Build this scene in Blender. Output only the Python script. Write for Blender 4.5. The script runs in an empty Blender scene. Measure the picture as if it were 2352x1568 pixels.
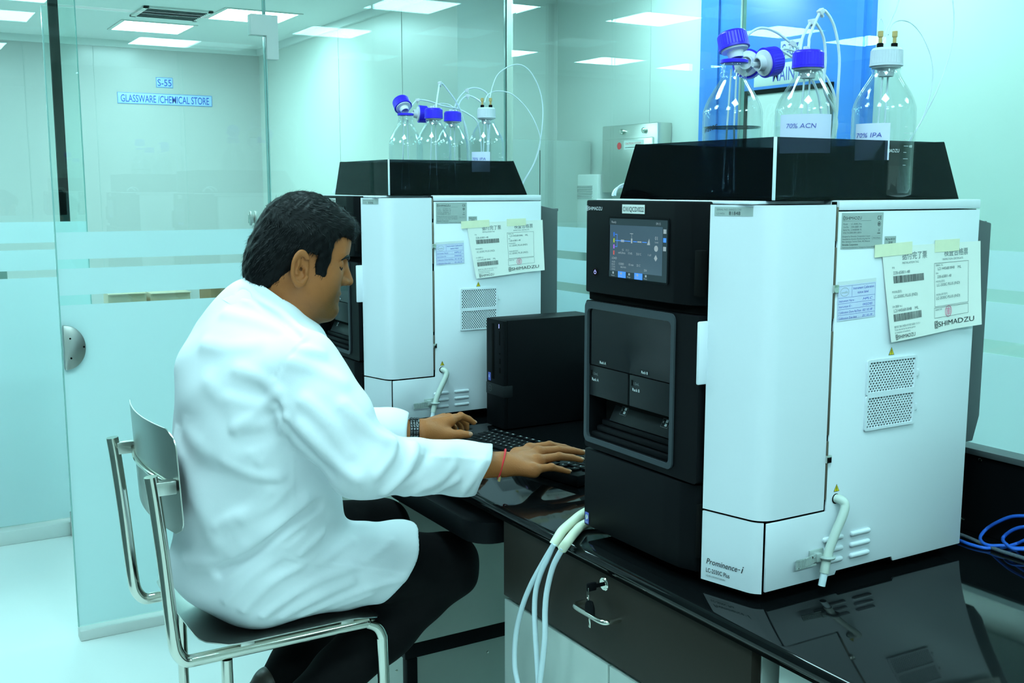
import bpy, bmesh, math, random
import numpy as np
from mathutils import Vector, Matrix
random.seed(7)
S = bpy.context.scene
C = S.collection
# ------------------------------------------------------------------ camera, world, light, exposure
EYE = np.array([0.0, 0.0, 1.52]); FPX = 2450.0; YAW = math.radians(30.8); PITCH = math.atan(351 / FPX)
FW = np.array([math.sin(YAW)*math.cos(PITCH), math.cos(YAW)*math.cos(PITCH), -math.sin(PITCH)])
RT = np.array([math.cos(YAW), -math.sin(YAW), 0.0]); UP = np.cross(RT, FW)
cd = bpy.data.cameras.new('camera'); cam = bpy.data.objects.new('camera', cd); C.objects.link(cam)
cd.sensor_width = 36.0; cd.lens = 36.0 * FPX / 2352; cd.clip_start = 0.02; cd.clip_end = 60
cam.location = EYE; cam.rotation_euler = (math.pi/2 - PITCH, 0, -YAW)
S.camera = cam
w = bpy.data.worlds.new('world'); S.world = w; w.use_nodes = True
w.node_tree.nodes['Background'].inputs[0].default_value = (0.46, 0.93, 1.0, 1)
w.node_tree.nodes['Background'].inputs[1].default_value = 0.35
S.view_settings.view_transform = 'Standard'; S.view_settings.look = 'None'
S.view_settings.gamma = 1; S.view_settings.exposure = 0.2; S.view_settings.use_curve_mapping = False
S.cycles.max_bounces = 9; S.cycles.transparent_max_bounces = 24; S.cycles.transmission_bounces = 10
S.cycles.diffuse_bounces = 4; S.cycles.glossy_bounces = 4
S.cycles.caustics_reflective = False; S.cycles.caustics_refractive = False
S.cycles.sample_clamp_indirect = 4.0
LIGHT_COL = (0.54, 0.95, 1.0); LIGHT_STR = 25.0
PANELS = [(x, y) for y in (-1.1, 0.55, 2.2) for x in (-0.3, 0.75)] + [(2.0, -1.05), (2.2, 6.95), (2.9, 0.1), (2.9, 4.0)] + \
         [(x, y) for y in (5.72,) for x in (-2.1, -1.2, -0.08)] + [(-.1, 4.1)] + \
         [(-2.1, 7.75), (-1.2, 7.75), (-0.1, 7.75), (1.75, 7.77), (1.05, 5.9), (2.9, 1.4), (2.9, 2.7)]  # panels in the corridor beyond the glass are added to brighten its wall

def pd(x, y, d):                      # a point seen at (x, y) of the photograph, d metres in front of the lens
    return EYE + (FW + RT*(x-1176)/FPX - UP*(y-784)/FPX) * d
def at(x, y, ax, v):                  # the same, on the plane coordinate[ax] = v
    r = FW + RT*(x-1176)/FPX - UP*(y-784)/FPX
    return EYE + r * ((v-EYE[ax])/r[ax])

# ------------------------------------------------------------------ materials
def mat(name, col, rough=.5, metal=0., spec=.5, noise=0., nscale=30., bump=0., bscale=200., emit=None, estr=1., coat=0., aniso=None):
    m = bpy.data.materials.new(name); m.use_nodes = True; N = m.node_tree.nodes; L = m.node_tree.links
    b = N['Principled BSDF']
    b.inputs['Base Color'].default_value = (*col, 1); b.inputs['Roughness'].default_value = rough
    b.inputs['Metallic'].default_value = metal; b.inputs['Specular IOR Level'].default_value = spec
    b.inputs['Coat Weight'].default_value = coat
    if emit: b.inputs['Emission Color'].default_value = (*emit, 1); b.inputs['Emission Strength'].default_value = estr
    if noise or bump or aniso:
        tc = N.new('ShaderNodeTexCoord'); mp = N.new('ShaderNodeMapping'); L.new(tc.outputs['Object'], mp.inputs[0])
        if aniso: mp.inputs['Scale'].default_value = aniso
    if noise:
        n = N.new('ShaderNodeTexNoise'); n.inputs['Scale'].default_value = nscale; n.inputs['Detail'].default_value = 4
        L.new(mp.outputs[0], n.inputs['Vector'])
        r = N.new('ShaderNodeMapRange'); r.inputs['To Min'].default_value = 1-noise; r.inputs['To Max'].default_value = 1+noise
        L.new(n.outputs['Fac'], r.inputs['Value'])
        x = N.new('ShaderNodeVectorMath'); x.operation = 'SCALE'; x.inputs[0].default_value = col
        L.new(r.outputs[0], x.inputs['Scale']); L.new(x.outputs[0], b.inputs['Base Color'])
    if bump:
        n2 = N.new('ShaderNodeTexNoise'); n2.inputs['Scale'].default_value = bscale; L.new(mp.outputs[0], n2.inputs['Vector'])
        bp = N.new('ShaderNodeBump'); bp.inputs['Strength'].default_value = bump; bp.inputs['Distance'].default_value = .002
        L.new(n2.outputs['Fac'], bp.inputs['Height']); L.new(bp.outputs[0], b.inputs['Normal'])
    return m
def pane_mat(name, tint, ior=1.45, rough=0.0, gain=1.0):     # a clear sheet: tinted see-through plus mirror by Fresnel
    m = bpy.data.materials.new(name); m.use_nodes = True; N = m.node_tree.nodes; L = m.node_tree.links
    N.remove(N['Principled BSDF']); o = N['Material Output']
    t = N.new('ShaderNodeBsdfTransparent'); t.inputs[0].default_value = (*tint, 1)
    g = N.new('ShaderNodeBsdfGlossy'); g.inputs['Roughness'].default_value = rough; g.inputs['Color'].default_value = (1, 1, 1, 1)
    f = N.new('ShaderNodeFresnel'); ge = N.new('ShaderNodeNewGeometry'); mr = N.new('ShaderNodeMapRange')
    mr.inputs['To Min'].default_value = ior; mr.inputs['To Max'].default_value = 1/ior       # same mirror strength on both faces
    L.new(ge.outputs['Backfacing'], mr.inputs['Value']); L.new(mr.outputs[0], f.inputs['IOR'])
    k = N.new('ShaderNodeMath'); k.operation = 'MULTIPLY'; k.inputs[1].default_value = gain; k.use_clamp = True
    x = N.new('ShaderNodeMixShader')
    L.new(f.outputs[0], k.inputs[0]); L.new(k.outputs[0], x.inputs[0]); L.new(t.outputs[0], x.inputs[1]); L.new(g.outputs[0], x.inputs[2]); L.new(x.outputs[0], o.inputs[0])
    return m
def film_mat(name, col, clear=.2, trans=.5):                 # frosted film: scattering, a little see-through
    m = bpy.data.materials.new(name); m.use_nodes = True; N = m.node_tree.nodes; L = m.node_tree.links
    N.remove(N['Principled BSDF']); o = N['Material Output']
    d = N.new('ShaderNodeBsdfDiffuse'); d.inputs[0].default_value = (*col, 1)
    t = N.new('ShaderNodeBsdfTranslucent'); t.inputs[0].default_value = (*col, 1)
    p = N.new('ShaderNodeBsdfTransparent'); p.inputs[0].default_value = (*col, 1)
    a = N.new('ShaderNodeMixShader'); a.inputs[0].default_value = trans; b = N.new('ShaderNodeMixShader'); b.inputs[0].default_value = clear
    L.new(d.outputs[0], a.inputs[1]); L.new(t.outputs[0], a.inputs[2]); L.new(a.outputs[0], b.inputs[1]); L.new(p.outputs[0], b.inputs[2]); L.new(b.outputs[0], o.inputs[0])
    return m
def skin_mat(name, col, centre, rad, dark):                  # skin with a shaved-beard shadow round the jaw
    m = mat(name, col, .5, spec=.3, noise=.10, nscale=60, bump=.25, bscale=350); N = m.node_tree.nodes; L = m.node_tree.links
    b = N['Principled BSDF']; src = b.inputs['Base Color'].links[0].from_socket
    tc = N.new('ShaderNodeTexCoord'); d = N.new('ShaderNodeVectorMath'); d.operation = 'DISTANCE'; d.inputs[1].default_value = centre; L.new(tc.outputs['Object'], d.inputs[0])
    r = N.new('ShaderNodeMapRange'); r.interpolation_type = 'SMOOTHSTEP'; r.inputs['From Min'].default_value = rad*.55; r.inputs['From Max'].default_value = rad*1.25
    r.inputs['To Min'].default_value = 1.; r.inputs['To Max'].default_value = 0.; L.new(d.outputs['Value'], r.inputs['Value'])
    x = N.new('ShaderNodeMix'); x.data_type = 'RGBA'; x.blend_type = 'MULTIPLY'; x.inputs[7].default_value = (*dark, 1)
    L.new(r.outputs[0], x.inputs[0]); L.new(src, x.inputs[6]); L.new(x.outputs[2], b.inputs['Base Color'])
    return m
def glass_mat(name, col, ior=1.47, rough=0.):
    m = mat(name, col, rough); b = m.node_tree.nodes['Principled BSDF']
    b.inputs['Transmission Weight'].default_value = 1; b.inputs['IOR'].default_value = ior
    return m
M = dict(
 wall=mat('wall_paint', (.62, .655, .61), .35, noise=.02, nscale=3),
 hallwall=mat('hall_panel', (.52, .51, .495), .22, noise=.02, nscale=2),
 ceil=mat('ceiling_paint', (.74, .77, .75), .6, noise=.02, nscale=5),
 floor=mat('floor_epoxy', (.86, .90, .88), .25, noise=.015, nscale=4),
 glass=pane_mat('partition_glass', (.90, .985, .965), gain=1.0),
 edge=mat('glass_edge', (.30, .52, .48), .15),
 film=film_mat('frosted_film', (.86, .96, .97), .14, .42),
 smoke=pane_mat('smoked_acrylic', (.20, .225, .26), gain=.55),
 steel=mat('brushed_steel', (.62, .62, .58), .28, 1., noise=.06, nscale=8, aniso=(60, 60, 2)),
 satin=mat('satin_steel', (.50, .52, .49), .42, .65, noise=.05, nscale=8, aniso=(50, 50, 2)),
 chrome=mat('polished_steel', (.70, .69, .62), .12, 1., noise=.03),
 white=mat('white_enamel', (.77, .81, .86), .38, noise=.012, nscale=3, bump=.03, bscale=900),
 offwhite=mat('off_white', (.72, .73, .70), .5, noise=.02),
 black=mat('black_plastic', (.004, .0045, .0055), .5, spec=.07, noise=.1, nscale=200, bump=.05, bscale=1500),
 blackgloss=mat('black_gloss', (.003, .003, .004), .02, spec=.22, noise=.05),
 dark=mat('charcoal_plastic', (.012, .0135, .015), .45, spec=.15, noise=.06, nscale=300),
 frame=mat('slate_frame', (.040, .050, .058), .45, spec=.15, noise=.04),
 void=mat('dark_void', (.002, .002, .002), .9, spec=0.1, noise=.1),
 granite=mat('black_granite', (.003, .0035, .004), .05, spec=.27, noise=.3, nscale=400),
 drawer=mat('dark_laminate', (.032, .026, .021), .5, spec=.15, noise=.08, nscale=500),
 cabinet=mat('pale_laminate', (.50, .56, .52), .45, noise=.02),
 greypanel=mat('grey_panel', (.34, .38, .34), .5, noise=.03),
 greymetal=mat('grey_metal', (.085, .10, .105), .5, spec=.3, noise=.04),
 blue=mat('blue_paint', (.05, .20, .62), .35, noise=.04),
 bluecap=mat('blue_cap', (.035, .012, .80), .35, noise=.03),
 whitecap=mat('white_cap', (.62, .66, .74), .4, noise=.02),
 insert=mat('white_insert', (.72, .74, .80), .4, noise=.02),
 amber=mat('amber_fitting', (.52, .36, .14), .35, noise=.05),
 bglass=pane_mat('bottle_glass', (.958, .974, .976), 1.52),
 water=pane_mat('water', (.90, .955, .965), 1.4),
 meniscus=pane_mat('meniscus', (.30, .36, .38), 1.33),
 ptfe=mat('clear_tubing', (.74, .84, .90), .25, noise=.02),
 silicone=mat('silicone_tube', (.60, .66, .60), .35, noise=.03),
 cream=mat('cream_sleeve', (.72, .73, .56), .4, noise=.03),
 paper=mat('paper', (.88, .88, .82), .7, noise=.015, nscale=12),
 paperblue=mat('label_paper', (.68, .72, .92), .65, noise=.02),
 silver=mat('silver_label', (.40, .46, .44), .4, noise=.03),
 tape=mat('masking_tape', (.86, .84, .60), .6, noise=.06, nscale=60),
 ink=mat('black_ink', (.02, .02, .025), .6, noise=.05),
 inkgrey=mat('grey_ink', (.17, .19, .20), .6, noise=.05),
 inkblue=mat('blue_ink', (.10, .12, .50), .6, noise=.05),
 signink=mat('sign_blue', (.03, .08, .55), .5, noise=.05),
 signplate=mat('sign_plate', (.42, .62, .85), .4, noise=.02),
 inkwhite=mat('white_ink', (.75, .78, .80), .5, noise=.03),
 red=mat('red_thread', (.75, .02, .03), .6, noise=.1),
 pink=mat('pink_stamp', (.85, .22, .35), .6, noise=.1),
 yellow=mat('warning_yellow', (.80, .62, .01), .5, noise=.03),
 screen=mat('screen_on', (.01, .012, .014), .15, emit=(.045, .095, .13), estr=1.0, noise=.02),
 ui=mat('screen_lines', (.1, .1, .1), .4, emit=(.35, .45, .5), estr=.6, noise=.02),
 uiblue=mat('screen_blue', (.02, .05, .2), .4, emit=(.05, .25, .9), estr=1.0, noise=.02),
 uired=mat('screen_red', (.2, .02, .02), .4, emit=(.8, .12, .1), estr=.6, noise=.02),
 uiviolet=mat('screen_violet', (.1, .02, .2), .4, emit=(.45, .15, .9), estr=.7, noise=.02),
 led=mat('power_light', (.1, .1, .3), .4, emit=(.35, .4, 1.), estr=2.0, noise=.02),
 cable=mat('blue_cable', (.03, .16, .75), .4, noise=.05),
 greycable=mat('grey_cable', (.10, .13, .16), .6, noise=.5, nscale=300),
 carton=mat('carton', (.30, .19, .10), .8, noise=.1),
 beige=mat('beige_carton', (.50, .42, .30), .8, noise=.1),
 skin=skin_mat('skin', (.385, .125, .036), (.162, -.02, .624), .076, (.40, .50, .46)),
 nail=mat('nail', (.44, .21, .125), .3, noise=.05),
 lip=mat('lip', (.25, .085, .05), .45, noise=.1),
 eye=mat('eye_white', (.5, .48, .42), .2, noise=.05),
 hair=mat('black_hair', (.004, .004, .0045), .5, spec=.12, noise=.4, nscale=500),
 coat=mat('white_cotton', (.87, .88, .92), .75, spec=.2, noise=.012, nscale=20, bump=.08, bscale=700),
 trouser=mat('black_trousers', (.006, .0055, .006), .75, spec=.08, noise=.2, nscale=60),
 shoe=mat('brown_shoe', (.045, .03, .022), .4, noise=.2),
 watch=mat('dark_steel', (.10, .10, .105), .22, 1., noise=.05),
 lamp=mat('lamp_diffuser', (.9, .9, .9), .5, emit=LIGHT_COL, estr=LIGHT_STR),
)
# ------------------------------------------------------------------ mesh building
class MB:
    def __init__(s): s.v = []; s.f = []; s.mi = []; s.sm = []; s.mats = []
    def add(s, vs, fs, m=None, smooth=False, X=None):
        o = len(s.v)
        for p in vs:
            p = Vector(p); s.v.append(tuple(X @ p if X is not None else p))
        k = 0
        if m is not None:
            if m not in s.mats: s.mats.append(m)
            k = s.mats.index(m)
        for f in fs: s.f.append([i+o for i in f]); s.mi.append(k); s.sm.append(smooth)
        return s
    def bm(s, b, m=None, smooth=False, X=None):
        b.verts.ensure_lookup_table(); b.verts.index_update()
        s.add([v.co.copy() for v in b.verts], [[v.index for v in f.verts] for f in b.faces], m, smooth, X); b.free(); return s
    def box(s, lo, hi, bev=0., m=None, X=None, seg=2):
        b = bmesh.new(); bmesh.ops.create_cube(b, size=1)
        for v in b.verts: v.co = Vector([lo[i] + (v.co[i]+.5)*(hi[i]-lo[i]) for i in range(3)])
        if bev > 0:
            bmesh.ops.bevel(b, geom=b.edges[:], offset=bev, segments=seg, profile=.5, affect='EDGES', clamp_overlap=True)
        return s.bm(b, m, False, X)
    def prism(s, poly, h0, h1, axis='z', bev=0., m=None, X=None):   # poly in the two other axes, in cyclic order
        b = bmesh.new(); n = len(poly)
        def P(a, c, h): return {'z': (a, c, h), 'x': (h, a, c), 'y': (a, h, c)}[axis]
        v0 = [b.verts.new(P(a, c, h0)) for a, c in poly]; v1 = [b.verts.new(P(a, c, h1)) for a, c in poly]
        b.faces.new(v0); b.faces.new(v1)
        for i in range(n): b.faces.new((v0[i], v0[(i+1) % n], v1[(i+1) % n], v1[i]))
        bmesh.ops.recalc_face_normals(b, faces=b.faces[:])
        if bev > 0: bmesh.ops.bevel(b, geom=b.edges[:], offset=bev, segments=2, profile=.5, affect='EDGES', clamp_overlap=True)
        return s.bm(b, m, False, X)
    def tube(s, pts, r, n=10, m=None, cap=True, X=None, closed=False):
        P = [Vector(p) for p in pts]; R = r if hasattr(r, '__len__') else [r]*len(P)
        N = len(P); vs = []; fs = []; up = None
        for i in range(N):
            a = P[(i-1) % N] if (closed or i > 0) else P[i]; b = P[(i+1) % N] if (closed or i < N-1) else P[i]
            t = (b-a).normalized()
            if up is None: up = t.orthogonal().normalized()
            else: up = (up - t*up.dot(t)); up = up.normalized() if up.length > 1e-6 else t.orthogonal().normalized()
            q = t.cross(up)
            for k in range(n):
                an = 2*math.pi*k/n; vs.append(P[i] + (up*math.cos(an)+q*math.sin(an))*R[i])
        for i in range(N if closed else N-1):
            j = (i+1) % N
            for k in range(n): fs.append((i*n+k, i*n+(k+1) % n, j*n+(k+1) % n, j*n+k))
        if cap and not closed: fs.append(list(range(n))[::-1]); fs.append([(N-1)*n+k for k in range(n)])
        return s.add(vs, fs, m, True, X)
    def lathe(s, prof, n=32, m=None, X=None, wob=None):
        vs = []; fs = []
        for i, (r, z) in enumerate(prof):
            for k in range(n):
                a = 2*math.pi*k/n; rr = r*(1+(wob(k, i) if wob else 0)); vs.append((rr*math.cos(a), rr*math.sin(a), z))
        for i in range(len(prof)-1):
            for k in range(n): fs.append((i*n+k, i*n+(k+1) % n, (i+1)*n+(k+1) % n, (i+1)*n+k))
        if prof[0][0] > 1e-5: fs.append(list(range(n))[::-1])
        if prof[-1][0] > 1e-5: fs.append([(len(prof)-1)*n+k for k in range(n)])
        return s.add(vs, fs, m, True, X)
    def obj(s, name, m=None, parent=None, **tags):
        me = bpy.data.meshes.new(name); me.from_pydata(s.v, [], s.f); 
        for k in (s.mats or [m]): me.materials.append(k)
        me.polygons.foreach_set('material_index', s.mi); me.polygons.foreach_set('use_smooth', s.sm)
        b = bmesh.new(); b.from_mesh(me); bmesh.ops.remove_doubles(b, verts=b.verts[:], dist=1e-6); 
        bmesh.ops.recalc_face_normals(b, faces=b.faces[:]); b.to_mesh(me); b.free()
        try: me.set_sharp_from_angle(angle=math.radians(40))
        except Exception: pass
        o = bpy.data.objects.new(name, me); C.objects.link(o)
        if parent is not None: o.parent = parent
        for k, v in tags.items(): o[k] = v
        return o
def thing(name, label, cat, loc=(0, 0, 0), rz=0., group=None):
    o = bpy.data.objects.new(name, None); C.objects.link(o); o.location = loc; o.rotation_euler = (0, 0, rz)
    o['label'] = label; o['category'] = cat; o.empty_display_size = .05
    if group: o['group'] = group
    return o
def tag(o, label, cat, group=None):
    o['label'] = label; o['category'] = cat
    if group: o['group'] = group
    return o
def struct(name, mb, m, parent=None):
    o = mb.obj(name, m, parent)
    if parent is None: o['kind'] = 'structure'
    return o
def spline(pts, n=8, closed=False):
    P = [np.array(p, float) for p in pts]; out = []; N = len(P)
    for i in range(N if closed else N-1):
        g = lambda j: P[j % N] if closed else P[min(max(j, 0), N-1)]
        p0, p1, p2, p3 = g(i-1), g(i), g(i+1), g(i+2)
        for k in range(n):
            t = k/n
            out.append(.5*((2*p1)+(-p0+p2)*t+(2*p0-5*p1+4*p2-p3)*t*t+(-p0+3*p1-3*p2+p3)*t**3))
    if not closed: out.append(P[-1])
    return out
def frameX(o, r, u):                  # local (x right, y up, z out) -> place
    r = Vector(r).normalized(); u = Vector(u).normalized(); n = r.cross(u)
    return Matrix(((r.x, u.x, n.x, o[0]), (r.y, u.y, n.y, o[1]), (r.z, u.z, n.z, o[2]), (0, 0, 0, 1)))
_tc = {}
def text_geo(s, bold=0., shear=0.):
    bold = min(bold, .006); k = (s, bold, shear)
    if k not in _tc:
        cu = bpy.data.curves.new('t', 'FONT'); cu.body = s; cu.size = 1; cu.resolution_u = 3; cu.offset = bold; cu.shear = shear
        ob = bpy.data.objects.new('t', cu); C.objects.link(ob)
        dg = bpy.context.evaluated_depsgraph_get(); me = bpy.data.meshes.new_from_object(ob.evaluated_get(dg))
        vs = [tuple(v.co) for v in me.vertices]; fs = [list(p.vertices) for p in me.polygons]
        bpy.data.objects.remove(ob); bpy.data.curves.remove(cu); bpy.data.meshes.remove(me)
        _tc[k] = (vs, fs)
    return _tc[k]
class Ink(MB):                        # flat print on a surface: a layer .3 mm proud of it
    def text(s, t, x, y, h, X, m, w=None, bold=.0, align='l', z=.0004, shear=0.):
        vs, fs = text_geo(t, bold, shear)
        if not vs: return s
        xs = [v[0] for v in vs]; x0, x1 = min(xs), max(xs); sx = (w/(x1-x0)) if w else h/.72
        ox = x if align == 'l' else x-(x1-x0)*sx/2
        return s.add([(ox+(v[0]-x0)*sx, y+v[1]*h/.72, z) for v in vs], fs, m, False, X)
    def rect(s, x0, y0, x1, y1, X, m, z=.0003):
        return s.add([(x0, y0, z), (x1, y0, z), (x1, y1, z), (x0, y1, z)], [(0, 1, 2, 3)], m, False, X)
    def line(s, x0, y0, x1, y1, t, X, m, z=.0003):
        d = Vector((x1-x0, y1-y0)).normalized()*t/2; n = Vector((-d.y, d.x))
        return s.add([(x0-n.x, y0-n.y, z), (x1-n.x, y1-n.y, z), (x1+n.x, y1+n.y, z), (x0+n.x, y0+n.y, z)], [(0, 1, 2, 3)], m, False, X)
    def box_line(s, x0, y0, x1, y1, t, X, m):
        for a in ((x0, y0, x1, y0), (x0, y1, x1, y1), (x0, y0, x0, y1), (x1, y0, x1, y1)): s.line(*a, t, X, m)
        return s
    def disc(s, x, y, r, X, m, n=20, z=.0004, r2=None):
        vs = [(x+r*math.cos(2*math.pi*k/n), y+(r2 or r)*math.sin(2*math.pi*k/n), z) for k in range(n)]
        return s.add(vs, [list(range(n))], m, False, X)
    def ring(s, x, y, r, t, X, m, n=24, z=.0004, r2=None):
        vs = []; fs = []
        for k in range(n):
            c_, s_ = math.cos(2*math.pi*k/n), math.sin(2*math.pi*k/n)
            vs += [(x+r*c_, y+(r2 or r)*s_, z), (x+(r-t)*c_, y+((r2 or r)-t)*s_, z)]
        for k in range(n): a = 2*k; b = (2*k+2) % (2*n); fs.append((a, b, b+1, a+1))
        return s.add(vs, fs, m, False, X)
def brand(ink, x, y, h, w, X, m):     # the maker's round-square emblem and name
    e = h*1.25; cx = x+e*.42; cy = y+h*.5
    ink.ring(cx, cy, e*.36, e*.09, X, m, 16, r2=e*.44)
    ink.line(cx-e*.2, cy, cx+e*.2, cy, e*.09, X, m); ink.line(cx, cy-e*.26, cx, cy+e*.26, e*.09, X, m)
    for q in (-1, 1):
        ink.line(cx-e*.42, cy+q*e*.52, cx+e*.42, cy+q*e*.52, e*.08, X, m); ink.line(cx+q*e*.40, cy-e*.52, cx+q*e*.40, cy+e*.52, e*.07, X, m)
    ink.text('SHIMADZU', x+e*1.0, y, h, X, m, w=w-e*1.0)
# ------------------------------------------------------------------ setting
CZ = 2.62
struct('floor', MB().box((-3, -3, -.1), (4.2, 9, 0)), M['floor'])
struct('ceiling', MB().box((-3, -3, CZ), (4.2, 9, CZ+.1)), M['ceil'])
b = MB()
b.box((-3, 8.6, 0), (2.9, 8.7, CZ))
struct('wall_back', b, M['hallwall'])
struct('wall_right', MB().box((2.76, 5.2, 0), (2.9, 8.6, CZ)).box((2.9, 5.2, 0), (3.4, 5.3, CZ)).box((3.4, -3, 0), (3.5, 5.3, CZ)), M['wall'])
struct('wall_left_added', MB().box((-3.1, 4.3, 0), (-3, 9, CZ)).box((-.85, -3, 0), (-.75, 4.4, CZ)).box((-3.1, 4.3, 0), (-.85, 4.4, CZ)), mat('dark_wall', (.09, .12, .12), .6, noise=.05))  # near partition is added out of view, dark so glossy black fronts reflect dark
struct('wall_front', MB().box((-3, -3.1, 0), (3.5, -3, CZ)), M['wall'])
struct('trim_1', MB().box((2.735, 5.2, CZ-.05), (2.76, 8.575, CZ)).box((-3, 8.575, CZ-.05), (2.76, 8.6, CZ)), M['ceil'])
b = MB()
for x in (1.02, 1.5, 2.15): b.box((x-.0015, 8.598, .05), (x+.0015, 8.6, CZ-.05))
for y in (5.9, 6.9): b.box((2.758, y-.0015, .05), (2.76, y+.0015, CZ-.05))
for y in (4.35,): b.box((3.398, y-.0015, .05), (3.4, y+.0015, CZ-.05))
struct('trim_2', b, mat('joint_line', (.48, .51, .49), .5, noise=.03))
BANDS = [(.03, 1.143), (1.175, 1.262), (1.292, 1.38)]
def pane(name, axis, at_, u0, u1, z0, z1, film=True, side=-1, th=.010):
    def bx(mb, c0, c1, a0, a1, h0, h1):
        return mb.box((a0, c0, h0), (a1, c1, h1)) if axis == 'y' else mb.box((c0, a0, h0), (c1, a1, h1))
    p = struct(name, bx(MB(), at_, at_+th, u0, u1, z0, z1), M['glass'])
    e = MB()
    for q in (u0, u1): bx(e, at_-.0006, at_+th+.0006, q-.0018, q+.0018, z0, z1)
    struct('glass_edge', e, M['edge'], p)
    if film:
        f = MB()
        for h0, h1 in BANDS: bx(f, at_-.0022 if side < 0 else at_+th+.0008, at_-.0008 if side < 0 else at_+th+.0022, u0+.002, u1-.002, max(h0, z0+.004), h1)
        struct('frosted_film', f, M['film'], p)
    return p
GY, FY, GX = 3.72, 4.95, 2.20
door = pane('door_1', 'y', GY, .503, 1.215, .045, 2.088)
pane('window_1', 'y', GY, 1.221, GX-.012, .045, CZ)
pane('window_2', 'y', GY, .18, 1.215, 2.096, CZ, film=False)
pane('window_3', 'y', FY, -2.99, .80, .07, CZ)
pane('window_4', 'x', GX, 2.396, GY, .03, CZ)
pane('window_5', 'x', GX, -1.5, 2.388, .03, CZ)
# door furniture: corner patch, half-round lock, pull
mb = MB().prism([(1.165, 2.115), (1.165, 2.045), (1.22, 2.045), (1.22, 1.965), (1.262, 1.965), (1.262, 2.115)], GY-.014, GY+.024, 'y', .002)
mb.obj('corner_patch', M['offwhite'], door, label='square pale metal corner patch')
pts = [(.512, .932)] + [(.512+.062*math.cos(a), 1.005+.073*math.sin(a)) for a in np.linspace(-math.pi/2, math.pi/2, 22)] + [(.512, 1.078)]
lk = MB().prism([(.508, .932)] + pts + [(.508, 1.078)], GY-.018, GY+.028, 'y', .0015).obj('lock_case', M['steel'], door, label='half-round brushed steel lock')
sc = MB()
for x, z in ((.527, 1.035), (.527, .97), (.568, 1.005)): sc.lathe([(.0032, 0), (.0032, .001)], 12, X=Matrix.Translation((x, GY-.018, z)) @ Matrix.Rotation(math.pi/2, 4, 'X'))
sc.obj('screw', M['void'], lk)
MB().box((1.135, GY-.03, 1.392), (1.142, GY-.016, 1.442), .002).box((1.152, GY-.03, 1.392), (1.16, GY-.016, 1.442), .002).box((1.135, GY-.018, 1.40), (1.16, GY-.002, 1.43), .002).obj('pull_handle', M['steel'], door)
struct('trim_3', MB().box((.503, GY-.022, 0), (GX, GY+.03, .036), .003), M['offwhite'])
struct('trim_4', MB().box((-2.99, FY-.04, 0), (.80, FY+.05, .062), .003), M['offwhite'])
struct('trim_5', MB().box((.655, FY-.055, .0), (.68, FY-.041, .11), .001), M['steel'])
struct('trim_6', MB().box((GX-.010, GY-.010, 0), (GX+.016, GY+.016, CZ)), M['steel'])
struct('trim_7', MB().box((GX-.003, 2.3885, 0), (GX+.013, 2.3955, CZ)), M['steel'])
struct('trim_8', MB().box((.783, 5.57, 0), (.825, 5.60, CZ)), M['void'])
# blue door in the wall beyond the glass
bd = struct('door_2', MB().box((3.37, 2.94, 0), (3.399, 3.94, CZ)), M['blue'])
MB().box((3.362, 3.00, .02), (3.372, 3.80, CZ-.02), .003).obj('door_leaf', M['blue'], bd)
MB().box((3.352, 3.80, 0), (3.372, 3.835, CZ)).box((3.352, 2.965, 0), (3.372, 3.0, CZ)).obj('door_frame', M['blue'], bd)
mb = MB(); y0, y1, z0, z1 = 3.13, 3.60, 1.1, 1.925
for a in ((y0-.02, z1, y1+.02, z1+.02), (y0-.02, z0-.02, y1+.02, z0), (y0-.02, z0, y0, z1), (y1, z0, y1+.02, z1)): mb.box((3.352, a[0], a[1]), (3.364, a[2], a[3]))
MB().box((3.356, y0, z0), (3.363, y1, z1)).obj('door_window', M['offwhite'], bd)
mb.obj('window_gasket', M['void'], bd)
def sign(name, label, o, r, u, wd, ht, txt, tw, th, plate, ink, border=True, bold=.02):
    X = frameX(o, r, u)
    t = thing(name, label, 'sign', tuple(o))
    Xl = Matrix.Translation(-Vector(o)) @ X
    MB().box((0, 0, -.004), (wd, ht, 0), .0015, X=Xl).obj('plate', plate, t)
    k = Ink(); k.text(txt, (wd-tw)/2, (ht-th)/2, th, Xl, ink, w=tw, bold=bold)
    if border: k.box_line(.003, .003, wd-.003, ht-.003, .0025, Xl, ink)
    k.obj('lettering', ink, t)
    return t
sign('room_sign', 'blue nameplate reading GLASSWARE /CHEMICAL STORE on far wall', (1.655, 8.594, 2.158), (1, 0, 0), (0, 0, 1), .715, .085, 'GLASSWARE /CHEMICAL STORE', .665, .056, M['signplate'], M['signink'])
sign('room_sign', 'small blue nameplate reading S-55 above the long nameplate', (1.945, 8.594, 2.288), (1, 0, 0), (0, 0, 1), .128, .078, 'S-55', .105, .052, M['signplate'], M['signink'])
sign('room_sign', 'white nameplate MAIN on the blue door, behind the ACN bottle', (3.3615, 3.57, 1.958), (0, -1, 0), (0, 0, 1), .41, .09, 'MAIN A', .18, .058, M['offwhite'], M['inkblue'], False)
sign('room_sign', 'small white nameplate high on the blue door above MAIN plate', (3.3615, 3.415, 2.062), (0, -1, 0), (0, 0, 1), .115, .075, 'S-07', .095, .052, M['offwhite'], M['inkblue'], False)
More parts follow.
